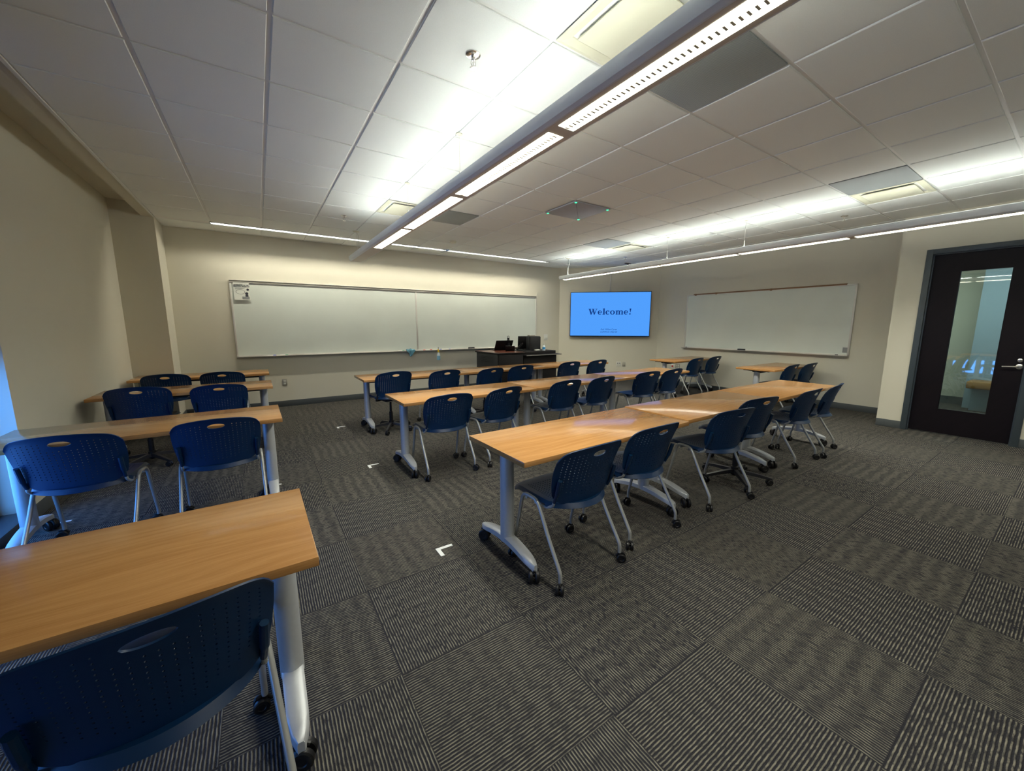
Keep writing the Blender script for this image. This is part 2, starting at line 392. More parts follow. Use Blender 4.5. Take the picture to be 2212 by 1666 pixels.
# ceiling: grid plane plus hanging tiles, one mesh
GX0, GY0 = -0.441, 2.359
DIFF = [(3, -2), (10, -2), (10, 4), (3, 4)]
GRIL = [(4, -2), (9, -2), (9, 4), (4, 4)]
MIC = (6, 2)
SLOT_Y0, SLOT_Y1 = 7.245, 7.365
b = B(); b.mi = 0
zt = CH + 0.009
def plate(x0, y0, x1, y1):
    b.box((x0, y0, zt), (x1, y1, zt + 0.02))
plate(PX, YB, 8.6, SLOT_Y0); plate(PX, SLOT_Y1, 8.6, 8.1); plate(PX, SLOT_Y0, -0.45, SLOT_Y1); plate(5.75, SLOT_Y0, 8.6, SLOT_Y1)
b.mi = 1
gap = 0.011
for i in range(-2, 15):
    for j in range(-8, 10):
        if (i, j) in DIFF or (i, j) in GRIL or (i, j) == MIC: continue
        x0, x1 = GX0 + i * TILE, GX0 + (i + 1) * TILE; y0, y1 = GY0 + j * TILE, GY0 + (j + 1) * TILE
        x0 = max(x0, PX + 0.012); x1 = min(x1, 8.5); y1 = min(y1, YF); y0 = max(y0, YB)
        if x1 - x0 < 0.05 or y1 - y0 < 0.05: continue
        if y1 > SLOT_Y1 and y0 < SLOT_Y1 - 0.05: y0 = SLOT_Y1
        x0 += gap; x1 -= gap; y0 += gap; y1 -= gap
        c = 0.004
        lo = [(x0, y0), (x1, y0), (x1, y1), (x0, y1)]; li = [(x0 + c, y0 + c), (x1 - c, y0 + c), (x1 - c, y1 - c), (x0 + c, y1 - c)]
        V = [b.bm.verts.new((x, y, zt)) for x, y in lo] + [b.bm.verts.new((x, y, CH + 0.003)) for x, y in lo] + [b.bm.verts.new((x, y, CH)) for x, y in li]
        fs = [b.bm.faces.new((V[8], V[11], V[10], V[9]))]
        for k in range(4):
            k2 = (k + 1) % 4
            fs.append(b.bm.faces.new((V[k], V[k + 4], V[k2 + 4], V[k2]))); fs.append(b.bm.faces.new((V[k + 4], V[k + 8], V[k2 + 8], V[k2 + 4])))
        b._mk(fs)
struct(b.done('ceiling', [M_grid, M_ceil], smooth=False, recalc=True), 'suspended ceiling of square white tiles in a white grid', 'ceiling')

# air diffusers and return grilles
def cell(i, j): return GX0 + (i + .5) * TILE, GY0 + (j + .5) * TILE
def make_diffuser():
    t = thing('air_diffuser', '', 'air vent')
    h = TILE / 2 - gap; q = B()
    o_, n_ = h, h - 0.055
    for z0, z1, a0, a1 in ((0.0, 0.012, o_, n_),):
        for sx, sy in ((1, 0), (-1, 0), (0, 1), (0, -1)):
            pass
    ring = [(h, 0.0), (h - 0.02, -0.004), (h - 0.06, 0.004), (h - 0.10, 0.055), (h - 0.16, 0.06)]
    def sq(r, z): return [q.bm.verts.new((r * sx, r * sy, z)) for sx, sy in ((1, 1), (-1, 1), (-1, -1), (1, -1))]
    rs = [sq(r, z) for r, z in ring]
    for a, c_ in zip(rs, rs[1:]):
        for k in range(4): q.bm.faces.new((a[k], a[(k + 1) % 4], c_[(k + 1) % 4], c_[k]))
    q.bm.faces.new(rs[-1]); q.done('frame', M_cream, t, smooth=False)
    q = B(); q.box((-0.215, -0.215, -0.012), (0.215, 0.215, -0.004), 0.003); q.done('plaque', M_cream, t)
    for sx in (-1, 1):
        for sy in (-1, 1):
            q = B(); q.box((sx * 0.17 - 0.008, sy * 0.17 - 0.008, -0.004), (sx * 0.17 + 0.008, sy * 0.17 + 0.008, 0.052)); q.done('hanger', M_cream, t)
    return t
dlab = {(3, -2): 'cream square air diffuser above the nearest pendant lamp', (10, -2): 'cream square air diffuser near the door wall',
        (10, 4): 'cream square air diffuser above the screen corner', (3, 4): 'cream square air diffuser by the far end of the left pendant lamp'}
d0 = make_diffuser(); first = True
for c_ in DIFF:
    x, y = cell(*c_)
    if first: d0.location = (x, y, CH); d0['label'] = dlab[c_]; d0['group'] = 'ceiling air diffusers'; first = False
    else: dup(d0, (x, y, CH), 0, dlab[c_], 'ceiling air diffusers')
glab = {(4, -2): 'grey perforated return grille right of the nearest pendant lamp', (9, -2): 'grey perforated return grille beside the diffuser near the door',
        (9, 4): 'grey perforated return grille beside the diffuser above the screen corner', (4, 4): 'grey perforated return grille at the far end of the left pendant'}
for n_, c_ in enumerate(GRIL):
    x, y = cell(*c_); h = TILE / 2 - gap; q = B()
    q.box((-h, -h, -0.002), (h, h, 0.008), 0.002); o = q.done('return_grille', M_grille); o.location = (x, y, CH); tag(o, glab[c_], 'air vent', 'ceiling return grilles')

# microphone tile
x, y = cell(*MIC); t = thing('microphone_tile', 'square grey ceiling microphone panel with four green corner lights', 'microphone', (x, y, CH)); h = TILE / 2 - 0.016
q = B(); q.box((-h, -h, -0.012), (h, h, 0.006), 0.004); q.done('panel', M_mic, t)
q = B(); q.tube([(-h + .03, -h + .03, -0.013), (h - .03, h - .03, -0.013)], 0.0015, 6); q.done('cable', M_black, t)
for sx in (-1, 1):
    for sy in (-1, 1):
        q = B(); q.lathe([(0.016, 0), (0.012, -0.005)], 12, at=(sx * (h - .022), sy * (h - .022), -0.012)); q.done('status_light', M_led, t)

# sprinklers
def make_sprinkler():
    t = thing('fire_sprinkler', '', 'sprinkler')
    q = B(); q.lathe([(0.040, 0.0), (0.040, -0.004), (0.030, -0.009), (0.016, -0.011)], 24); q.done('escutcheon', M_chrome, t)
    q = B(); q.lathe([(0.011, -0.008), (0.011, -0.026), (0.008, -0.03)], 16); q.tube([(0.009, 0, -0.028), (0.014, 0, -0.045), (0.004, 0, -0.062)], 0.0025, 8); q.tube([(-0.009, 0, -0.028), (-0.014, 0, -0.045), (-0.004, 0, -0.062)], 0.0025, 8); q.lathe([(0.004, -0.03), (0.0035, -0.060)], 8); q.done('frame', M_chrome, t)
    q = B(); q.lathe([(0.006, -0.060), (0.019, -0.065), (0.019, -0.067), (0.006, -0.068)], 20); q.done('deflector', M_chrome, t); return t
s0 = make_sprinkler(); s0.location = (1.093, 2.068, CH); s0['label'] = 'chrome fire sprinkler head hanging nearest above the aisle'; s0['group'] = 'ceiling sprinklers'
dup(s0, (1.086, 5.812, CH), 0, 'chrome fire sprinkler above the far aisle near the whiteboard', 'ceiling sprinklers')
dup(s0, (6.679, 5.818, CH), 0, 'chrome fire sprinkler beyond the right pendant toward the screen', 'ceiling sprinklers')
dup(s0, (6.631, 2.058, CH), 0, 'chrome fire sprinkler near the door wall', 'ceiling sprinklers')
q = B(); q.lathe([(0.062, 0), (0.062, -0.02), (0.052, -0.03), (0.02, -0.033)], 28); o = q.done('smoke_detector', M_cream); o.location = (2.956, 6.445, CH); tag(o, 'round cream detector on the ceiling near the wall wash light', 'smoke detector')
t = thing('ceiling_camera', 'small black camera bracket on the ceiling above the screen', 'camera', (7.40, 6.35, CH))
q = B(); q.box((-0.10, -0.02, -0.012), (0.10, 0.02, 0), 0.003); q.done('mount', M_black, t)
q = B(); q.box((-0.012, -0.012, -0.075), (0.012, 0.012, -0.01)); q.box((-0.14, -0.035, -0.11), (0.05, 0.035, -0.075), 0.005); q.done('camera_body', M_black, t)

# ------------------------------------------------------------------ pendant lamps
def pendant(xc, y_end, label, segs, y_start=-1.6):
    t = thing('pendant_lamp', label, 'ceiling lamp', (xc, 0, 0), 0, 'long pendant lamps')
    z0 = 2.452; z1 = 2.530
    prof = [(-0.088, z0), (-0.105, z0 + 0.012), (-0.112, z0 + 0.045), (-0.105, z1), (-0.098, z1), (-0.085, z0 + 0.035), (0.085, z0 + 0.035), (0.098, z1), (0.105, z1), (0.112, z0 + 0.045), (0.105, z0 + 0.012), (0.088, z0),
            ]
    # housing runs along Y; outline in XZ
    q = B()
    q.prism([p for p in prof], y_start, y_end, 'XZ'); q.done('housing', M_fix, t, angle=25)
    q = B(); q.box((-0.079, y_start + 0.01, z0 - 0.001), (0.079, y_end - 0.012, z0 + 0.004)); q.done('reflector', M_fixin, t, smooth=False)
    for (a, c_, louver) in segs:
        q = B(); q.quad([(-0.051, a, z0 - 0.0020), (-0.051, c_, z0 - 0.0020), (0.051, c_, z0 - 0.0020), (0.051, a, z0 - 0.0020)]); ln = q.done('lens', M_down, t, smooth=False, recalc=False)
        ld = bpy.data.lights.new('lamp_light', 'AREA'); ld.shape = 'RECTANGLE'; ld.size = 0.098; ld.size_y = c_ - a; ld.spread = math.radians(142)
        ld.energy = DOWN_W * (c_ - a) / 1.17; ld.color = (1.0, 0.985, 0.86)
        lo_ = bpy.data.objects.new('lamp_light', ld); COL.objects.link(lo_); lo_.parent = ln; lo_.location = (0, (a + c_) / 2, z0 - 0.008)
        if louver:
            q = B(); n = int((c_ - a) / 0.026)
            for k in range(n):
                yy = a + (k + .5) * (c_ - a) / n
                q.box((-0.014, yy - 0.0045, z0 - 0.0065), (0.014, yy + 0.0045, z0 - 0.0030))
            q.done('louver', M_cream, ln, smooth=False)
    for (a, c_, _l) in segs:
        q = B(); q.lathe([(0.013, a), (0.013, c_)], 12, 'Y', at=(0, 0, z1 - 0.004)); tu = q.done('uplight_tube', M_up, t)
        q = B(); n = int((c_ - a) / 0.030)  # slats added over the tube to push its light sideways
        for k in range(n): q.box((-0.024, a + k * (c_ - a) / n, z1 + 0.014), (0.024, a + k * (c_ - a) / n + 0.021, z1 + 0.0155))
        q.box((-0.0255, a, z1 + 0.013), (-0.0235, c_, z1 + 0.0165)); q.box((0.0235, a, z1 + 0.013), (0.0255, c_, z1 + 0.0165)); q.done('added_light_baffle', M_fix, tu, smooth=False)
    for yc in (6.66, 4.15, 2.91, 0.4):
        q = B(); q.tube([(0, yc, CH), (0, yc, z1 + 0.055)], 0.0016, 6); q.tube([(0, yc, z1 + 0.10), (0, yc, z1 + 0.052)], 0.006, 8)
        q.tube([(-0.03, yc, z1), (0, yc, z1 + 0.055), (0.03, yc, z1)], 0.0035, 8, sub=1); cb = q.done('hanger_cable', M_alu, t)
        q = B(); q.lathe([(0.026 if yc < 6 else 0.05, 0.0), (0.026 if yc < 6 else 0.05, -0.005), (0.012, -0.012)], 20, at=(0, yc, CH)); q.done('canopy', M_cream, cb)
    q = B(); q.tube([(0.012, 6.66, CH - 0.005), (0.03, 6.64, CH - 0.1), (0.012, 6.66, CH - 0.22), (0.03, 6.68, z1)], 0.006 if xc > 3 else 0.004, 8); q.done('power_cord', M_white, t)
    return t
SEG = [(-0.62, 0.40, True), (0.48, 1.655, True), (1.735, 2.895, True), (2.970, 4.160, False), (4.235, 5.425, False)]
pendant(1.408, 6.77, 'long grey pendant lamp running overhead from top centre to the left whiteboard', SEG)
SEG2 = [(-0.90, 0.40, False), (0.47, 1.665, False), (1.735, 2.95, False), (2.995, 4.23, False), (4.27, 5.51, False), (5.545, 6.76, False)]
pendant(5.795, 6.82, 'long grey pendant lamp running along the right side in front of the screen', SEG2)

# wall wash slots in the ceiling before the front wall
def slot(x0, x1, label):
    t = thing('wall_wash_light', label, 'ceiling lamp', ((x0 + x1) / 2, 7.305, CH), 0, 'recessed wall wash lights'); h = (x1 - x0) / 2
    q = B(); y0, y1 = -0.060, 0.060
    q.box((-h, y0, 0.0), (h, y0 + 0.004, 0.10)); q.box((-h, y1 - 0.004, 0.0), (h, y1, 0.10)); q.box((-h, y0, 0.096), (h, y1, 0.10))
    q.box((-h, y0, 0.0), (-h + 0.004, y1, 0.10)); q.box((h - 0.004, y0, 0.0), (h, y1, 0.10))
    q.box((-h - .006, y0 - .006, -0.003), (h + .006, y0 + .006, 0.001)); q.box((-h - .006, y1 - .006, -0.003), (h + .006, y1 + .006, 0.001)); q.done('trough', M_trough, t, smooth=False)
    n = max(1, round((x1 - x0) / 1.22))
    for k in range(n):
        a = -h + 0.02 + (2 * h - 0.04) * k / n; c_ = -h + 0.02 + (2 * h - 0.04) * (k + 1) / n - 0.012
        q = B(); q.lathe([(0.013, a), (0.013, c_)], 12, 'X', at=(0, -0.025, 0.052)); q.done('tube', M_wash, t)
    return t
slot(-0.448, 3.20, 'left recessed strip light in the ceiling above the whiteboard')
slot(3.245, 5.75, 'right recessed strip light in the ceiling above the instructor desk')

# ------------------------------------------------------------------ window (left) with shade
xo = XL - 0.19
q = B()
q.box((xo - 0.03, WY0, 0.06), (xo + 0.03, WY0 + 0.06, 2.9)); q.box((xo - 0.03, WY1 - 0.06, 0.06), (xo + 0.03, WY1, 2.9)); q.box((xo - 0.03, WY0, 0.06), (xo + 0.03, WY1, 0.13)); q.box((xo - 0.03, WY0, 2.83), (xo + 0.03, WY1, 2.9))
for yy in (1.5, 2.85): q.box((xo - 0.03, yy - 0.03, 0.06), (xo + 0.03, yy + 0.03, 2.9))
win = struct(q.done('window_1', M_frame, smooth=False), 'tall slate framed window at the left edge', 'window')
q = B(); q.box((xo - 0.004, WY0 + .06, 0.13), (xo + 0.004, WY1 - .06, 2.83)); q.done('window_glass', M_wglass, win, smooth=False)
def shade(y0, y1, hem, label):
    t = thing('roller_shade', label, 'window shade', (XL - 0.10, (y0 + y1) / 2, 2.9), 0, 'roller shades on the left window'); hh = (y1 - y0) / 2 - 0.01
    q = B(); q.box((-0.002, -hh, hem + .03 - 2.9), (0.002, hh, -0.03)); q.done('fabric', M_shade, t, smooth=False)
    q = B(); q.lathe([(0.025, -hh), (0.025, hh)], 16, 'Y', at=(0, 0, -0.03)); q.done('roller', M_shade, t)
    q = B(); q.box((-0.008, -hh, hem - 2.9), (0.008, hh, hem + .03 - 2.9), 0.003); q.done('hem_bar', M_alu, t)
shade(2.86, WY1 - 0.01, 1.17, 'grey roller shade at the far end of the left window, pulled partway down')
shade(WY0 + 0.01, 2.84, 0.50, 'unseen grey roller shade beside the camera, added low to cut the blue daylight')  # out of view; hem set low to hold back blue window light
q = B(); q.box((XL - 0.25, WY0, 0), (XL + 0.004, WY1, 0.075), 0.003); struct(q.done('trim_5', M_frame), 'dark slate sill under the left window', 'trim')
# window portal helps sampling of the daylight
pl = bpy.data.lights.new('daylight_portal', 'AREA'); pl.shape = 'RECTANGLE'; pl.size = 4.0; pl.size_y = 1.1; pl.cycles.is_portal = True
po = bpy.data.objects.new('daylight_portal', pl); COL.objects.link(po); po.location = (xo + 0.04, (WY0 + WY1) / 2, 0.63)
po.rotation_euler = (0, -PI / 2, 0)
pm = Matrix(((0, 0, -1, xo + 0.04), (1, 0, 0, (WY0 + WY1) / 2), (0, -1, 0, 0.63), (0, 0, 0, 1))); po.matrix_world = pm

# ------------------------------------------------------------------ door
xd = XD + 0.045                                # face of the leaf
q = B(); fw = 0.052
for (y0, y1, z0_, z1_) in ((FY1 - fw, FY1 + 0.01, 0, FZ + 0.01), (FY0 - 0.01, FY0 + fw, 0, FZ + 0.01), (FY0 + fw, FY1 - fw, FZ - fw, FZ + 0.01)):
    q.box((XD - 0.018, y0, z0_), (XD + 0.20, y1, z1_), 0.003)
for (y0, y1, z0_, z1_) in ((FY1 - fw - 0.014, FY1 - fw, 0, FZ - fw), (FY0 + fw, FY0 + fw + 0.014, 0, FZ - fw), (FY0 + fw, FY1 - fw, FZ - fw - 0.014, FZ - fw)):
    q.box((XD + 0.015, y0, z0_), (xd - 0.004, y1, z1_))
struct(q.done('door_frame', M_frame), 'slate blue metal door frame', 'door frame')
LY0, LY1, LZ = FY0 + fw + 0.004, FY1 - fw - 0.004, FZ - fw - 0.005
GY_0, GY_1, GZ0, GZ1 = 0.64, 1.052, 0.345, 2.14
q = B()
q.box((xd, LY0, 0.012), (xd + 0.045, GY_0, LZ)); q.box((xd, GY_1, 0.012), (xd + 0.045, LY1, LZ)); q.box((xd, GY_0, 0.012), (xd + 0.045, GY_1, GZ0)); q.box((xd, GY_0, GZ1), (xd + 0.045, GY_1, LZ))
door = struct(q.done('door_1', M_door, smooth=False), 'dark espresso wooden door with a tall narrow glass panel', 'door')
q = B()
for (a, c_) in (((xd - 0.003, GY_0 - 0.008, GZ0 - 0.008), (xd + 0.01, GY_0, GZ1 + 0.008)), ((xd - 0.003, GY_1, GZ0 - 0.008), (xd + 0.01, GY_1 + 0.008, GZ1 + 0.008)), ((xd - 0.003, GY_0, GZ0 - 0.008), (xd + 0.01, GY_1, GZ0)), ((xd - 0.003, GY_0, GZ1), (xd + 0.01, GY_1, GZ1 + 0.008))):
    q.box(a, c_)
q.done('glazing_bead', M_door, door, smooth=False)
q = B(); q.box((xd + 0.018, GY_0, GZ0), (xd + 0.024, GY_1, GZ1)); q.done('door_glass', M_glass, door, smooth=False)
q = B(); q.lathe([(0.030, 0.0), (0.030, -0.008), (0.022, -0.012), (0.010, -0.014), (0.010, -0.045)], 24, 'X', at=(xd, 0.452, 0.965))
q.tube([(xd - 0.045, 0.448, 0.965), (xd - 0.050, 0.475, 0.966), (xd - 0.050, 0.58, 0.960)], 0.009, 10); q.done('door_handle', M_chrome, door)
q = B(); q.lathe([(0.022, 0.0), (0.022, -0.010), (0.014, -0.014)], 24, 'X', at=(xd, 0.455, 1.04)); q.box((xd - 0.03, 0.450, 1.025), (xd - 0.012, 0.460, 1.055), 0.003); q.done('deadbolt', M_chrome, door)

# corridor behind the door glass
hx0, hx1 = XD + 0.21, 10.75
q = B(); q.box((hx1, 1.17, 0), (hx1 + 0.1, 3.2, 2.9)); q.box((XR + 0.16, 3.1, 0), (hx1, 3.2, 2.9)); q.box((hx0, -2.2, 2.7), (hx1 + .1, 1.64, 2.8)); q.box((XR + 0.16, 1.64, 2.7), (hx1 + .1, 3.2, 2.8)); q.box((hx0, -2.2, 0), (hx1, -2.1, 2.9)); struct(q.done('wall_corridor', M_hall, smooth=False), 'pale corridor wall seen through the door glass', 'wall')
q = B(); q.box((hx1 - 0.35, -2.2, 0.0), (hx1 + 0.1, 1.17, 2.9)); struct(q.done('wall_corridor_recess', M_hallbluelit, smooth=False), 'corridor wall behind the orange bench with blue light painted into its colour', 'wall')
q = B(); q.box((hx1 - 0.012, 1.18, 0), (hx1, 3.1, 0.14)); struct(q.done('baseboard_corridor', M_base, smooth=False), 'dark baseboard in the corridor', 'baseboard')
t = thing('corridor_bench', 'orange brown bench seat seen through the door glass', 'bench', (hx1 - 0.60, 0.20, 0))
q = B(); q.box((-0.24, -0.9, 0.40), (0.24, 0.91, 0.52), 0.02); q.done('seat', M_bench, t)
q = B(); q.box((0.0, -0.85, 0.0), (0.22, 0.86, 0.40), 0.005); q.done('plinth', M_hallbluelit, t)
hl = bpy.data.lights.new('corridor_added_light', 'AREA'); hl.shape = 'RECTANGLE'; hl.size = 0.6; hl.size_y = 2.4; hl.energy = HALL_E; hl.color = (0.9, 1.0, 0.95)  # unseen lamp added to brighten the corridor
ho = bpy.data.objects.new('corridor_added_light', hl); COL.objects.link(ho); ho.location = (9.2, 0.9, 2.69)

# ------------------------------------------------------------------ whiteboards
def whiteboard(name_label, W, H, dividers, parent_loc, rz, top_rail, tray_ext=(0, 0)):
    """local frame: x along the board, z up, front face looks to -y"""
    t = thing('whiteboard', name_label, 'whiteboard', parent_loc, rz, 'wall whiteboards')
    q = B(); q.box((0, -0.018, 0), (W, -0.002, H)); q.done('panel', M_board, t, smooth=False)
    q = B(); f = 0.022
    q.box((-0.005, -0.028, -0.005), (f, 0, H + 0.005), 0.003); q.box((W - f, -0.028, -0.005), (W + 0.005, 0, H + 0.005), 0.003)
    q.box((0, -0.028, H - 0.016), (W, 0, H + 0.005), 0.003); q.box((0, -0.028, -0.005), (W, 0, 0.02), 0.003)
    for d in dividers: q.box((d - 0.016, -0.026, 0), (d + 0.016, 0, H), 0.003)
    q.done('frame', M_alu, t)
    q = B(); q.prism([(-0.002, -0.012), (-0.085, -0.012), (-0.095, 0.002), (-0.090, 0.006), (-0.080, -0.003), (-0.002, 0.0)], tray_ext[0], W + tray_ext[1], 'YZ'); q.done('tray', M_alu, t)
    if top_rail == 'double':
        q = B(); q.box((0.0, -0.040, H + 0.004), (W, -0.002, H + 0.012)); q.box((0.0, -0.045, H + 0.030), (W, -0.002, H + 0.042), 0.002); q.done('map_rail', M_alu, t)
    else:
        a, c_ = top_rail
        q = B(); q.box((a, -0.034, H - 0.012), (c_, -0.004, H + 0.020), 0.003); rr = q.done('map_rail', M_cork, t)
        q = B(); q.box((a, -0.038, H - 0.018), (c_, -0.034, H - 0.008)); q.done('rail_lip', M_alu, rr)
        for k in (0.02, 0.19, 0.58):
            q = B(); q.box((a + (c_ - a) * k - 0.02, -0.045, H - 0.02), (a + (c_ - a) * k + 0.02, -0.034, H + 0.022), 0.003); q.done('rail_hook', M_cork, rr)
    return t
wb = whiteboard('long double whiteboard on the front wall above the instructor desk', 6.175, 1.21, [3.085], (-0.325, YF, 0.915), 0, 'double')
q = B(); q.tube([(6.165, -0.03, 1.23), (6.20, -0.05, 1.33)], 0.005, 6); q.tube([(6.165, -0.03, 1.23), (6.16, -0.06, 1.19)], 0.005, 6); q.done('rail_hook', M_alu, wb)
whiteboard('single whiteboard on the right wall with a brown rail on top', 3.09, 1.205, [], (XR, 5.40, 0.935), -PI / 2, (0.16, 2.95), (-0.03, 0.0))

# things on the trays; world coordinates
def marker(x, y, z, rz, body, label, cap):
    t = thing('dry_erase_marker', label, 'marker', (x, y, z), rz, 'markers on the whiteboard trays')
    q = B(); q.lathe([(0.006, -0.06), (0.0085, -0.055), (0.0085, 0.03)], 12, 'X', at=(0, 0, 0.009)); q.done('barrel', M_white, t)
    q = B(); q.lathe([(0.0092, 0.022), (0.0092, 0.06), (0.007, 0.066)], 12, 'X', at=(0, 0, 0.009)); q.done('cap', cap, t)
ty, tz = YF - 0.055, 0.913
marker(2.40, ty, tz, 0.05, None, 'green dry erase marker on the tray left of the blue cloth', M_green)
marker(2.93, ty, tz, PI, None, 'red dry erase marker on the tray beside the board divider', M_red)
marker(3.00, ty + .02, tz, 0.08, None, 'red capped marker lying right behind the first red one', M_red)
marker(3.30, ty, tz, PI - .05, None, 'blue dry erase marker on the tray right of the spray bottle', M_bluemk)
marker(3.42, ty, tz, 0.05, None, 'blue marker on the tray farther right of the spray bottle', M_bluemk)
marker(0.16, ty, tz, 0.05, None, 'blue marker near the left end of the front tray', M_bluemk)
marker(0.34, ty, tz, 0.0, None, 'green marker second from the left end of the front tray', M_green)
def eraser(x, y, z, rz, label):
    t = thing('whiteboard_eraser', label, 'eraser', (x, y, z), rz)
    q = B(); q.box((-0.07, -0.025, 0), (0.07, 0.025, 0.018), 0.003); q.done('felt', M_ink, t)
    q = B(); q.box((-0.07, -0.025, 0.018), (0.07, 0.025, 0.034), 0.004); q.done('back', M_deskside, t)
eraser(4.00, ty, tz, 0, 'dark felt eraser on the front tray near the desk')
eraser(XR - 0.055, 4.07, 0.933, PI / 2, 'dark felt eraser in the middle of the right whiteboard tray')
marker(XR - 0.055, 2.42, 0.933, PI / 2, None, 'black marker at the right end of the right tray', M_black)
marker(XR - 0.055, 5.28, 0.933, PI / 2, None, 'black marker at the left end of the right tray', M_black)
# cloth draped over the tray
q = B()
nx, ny = 18, 14
P = [[None] * ny for _ in range(nx)]
for i in range(nx):
    for j in range(ny):
        u, v = i / (nx - 1), j / (ny - 1)
        s_ = v * 0.20
        x = 2.585 + (u - .5) * 0.17 * (1 - 0.45 * max(0, v - .45) / .55) + 0.012 * math.sin(v * 9 + u * 3)
        if s_ < 0.09: yy, zz = YF - 0.03 - s_ * 0.85, 0.932 + 0.022 * math.sin(u * PI) * (1 - v) + 0.008 * math.sin(u * 15)
        else: yy, zz = YF - 0.108 - 0.006 * math.sin(u * 12 + v * 3), 0.930 - (s_ - 0.09) * (0.75 + 0.45 * math.sin(u * PI))
        P[i][j] = q.bm.verts.new((x, yy, zz))
for i in range(nx - 1):
    for j in range(ny - 1): q.bm.faces.new((P[i][j], P[i + 1][j], P[i + 1][j + 1], P[i][j + 1]))
o = q.done('cleaning_cloth', M_cloth, angle=80); sm = o.modifiers.new('s', 'SOLIDIFY'); sm.thickness = 0.003; tag(o, 'crumpled blue cloth hanging over the front whiteboard tray', 'cloth')
# spray bottle hanging on the tray by its trigger
t = thing('spray_bottle', 'spray bottle of pale blue cleaner with a yellow trigger hanging on the tray', 'bottle', (3.175, YF - 0.125, 0.70))
q = B(); q.lathe([(0.030, 0), (0.036, 0.006), (0.036, 0.10), (0.030, 0.125), (0.015, 0.155), (0.014, 0.172)], 24); q.done('bottle', M_clear, t)
q = B(); q.lathe([(0.031, 0.002), (0.0367, 0.008), (0.0367, 0.095)], 24); q.done('liquid', M_liq2, t)
q = B(); q.lathe([(0.017, 0.168), (0.017, 0.195), (0.012, 0.205)], 16); q.box((-0.010, -0.012, 0.20), (0.010, 0.035, 0.232), 0.004); q.tube([(0, 0.030, 0.222), (0, 0.060, 0.225)], 0.006, 8); q.tube([(0, 0.030, 0.21), (0, 0.052, 0.19), (0, 0.055, 0.165)], 0.004, 8); q.done('trigger_head', M_yellow, t)
q = B(); q.tube([(0, -0.004, 0.23), (-0.004, -0.004, 0.262), (0, -0.004, 0.278)], [0.006, 0.003], 8); q.done('nozzle', M_black, t)

def text_mesh(txt, size, material, parent, name='lettering', align='CENTER', shear=0.0, squash=1.0, extrude=0.0004, bold=0.0):
    cu = bpy.data.curves.new(name, 'FONT'); cu.body = txt; cu.size = size; cu.align_x = align; cu.extrude = extrude; cu.shear = shear; cu.offset = bold
    o = bpy.data.objects.new(name, cu); COL.objects.link(o)
    dg = bpy.context.evaluated_depsgraph_get(); dg.update()
    me = bpy.data.meshes.new_from_object(o.evaluated_get(dg)); bpy.data.objects.remove(o)
    for v in me.vertices: v.co.x *= squash
    me.materials.clear(); me.materials.append(material)
    r = bpy.data.objects.new(name, me); COL.objects.link(r); r.parent = parent; return r

# flyer at the top left of the front board (XZ plane, faces -y)
t = thing('paper_flyer', 'white printed flyer taped over the top left corner of the whiteboard', 'flyer', (-0.17, YF - 0.034, 1.985))
q = B(); nn = 10
cols = []
for k in range(nn + 1):
    z = -0.14 + 0.28 * k / nn; off = -0.018 * (1 - k / nn) ** 2
    cols.append([q.bm.verts.new((x, off, z)) for x in (-0.108, -0.036, 0.036, 0.108)])
for a, c_ in zip(cols, cols[1:]):
    for k in range(3): q.bm.faces.new((a[k], a[k + 1], c_[k + 1], c_[k]))
q.done('sheet', M_paper, t, smooth=True)
def flyer_text(s, size, z, x=0.0, mm=M_ink, sq=1.0):
    o = text_mesh(s, size, mm, t, squash=sq, bold=0.0011 if size > .015 else 0.0); o.rotation_euler = (PI / 2, 0, 0); o.location = (x, -0.0015 - 0.018 * ((0.14 - z) / 0.28) ** 2 - 0.002, z); return o
flyer_text('INTERESTED IN THE', 0.024, 0.092, 0, M_ink, 0.92); flyer_text('DOCTORAL PROGRAM?', 0.020, 0.070, 0.004, M_ink, 0.98)
flyer_text('university', 0.012, 0.118, 0, M_inkgrey)
q = B()
for r_, zz in ((0, 0.052), (1, 0.042), (2, 0.032)): q.box((-0.085, -0.010 - 0.001 * r_, zz), (0.05 - 0.02 * r_, -0.009 - 0.001 * r_, zz + 0.004))
q.done('small_print', M_inkgrey, t, smooth=False)
q = B()
for k in range(28):
    a0, a1 = 2 * PI * k / 28, 2 * PI * (k + 1) / 28
    for (p0, p1) in ((a0, a1),):
        def E_(a, s): return (-0.018 + 0.062 * s * math.cos(a), -0.0125, -0.010 + 0.036 * s * math.sin(a))
        q.quad([E_(a0, 1), E_(a1, 1), E_(a1, .93), E_(a0, .93)])
q.done('speech_bubble', M_ink, t, smooth=False)
q = B(); q.box((0.0, -0.0205, -0.125), (0.098, -0.0195, -0.085)); q.done('grey_block', M_inkgrey, t, smooth=False)
q = B(); q.lathe([(0.001, -0.015), (0.022, -0.0152)], 20, 'Y', at=(0.065, 0, -0.035)); q.box((0.045, -0.019, -0.085), (0.085, -0.018, -0.055)); q.lathe([(0.001, -0.0095), (0.017, -0.0097)], 20, 'Y', at=(0.083, 0, 0.03)); q.done('cartoon_figure', M_ink, t, smooth=False)

# small label at the lower right of the right board
q = B(); q.box((XR - 0.0205, 2.335, 0.985), (XR - 0.019, 2.40, 1.075)); o = q.done('board_label', M_inkgrey, smooth=False); tag(o, 'small grey sticker at the bottom right of the right whiteboard', 'sticker')

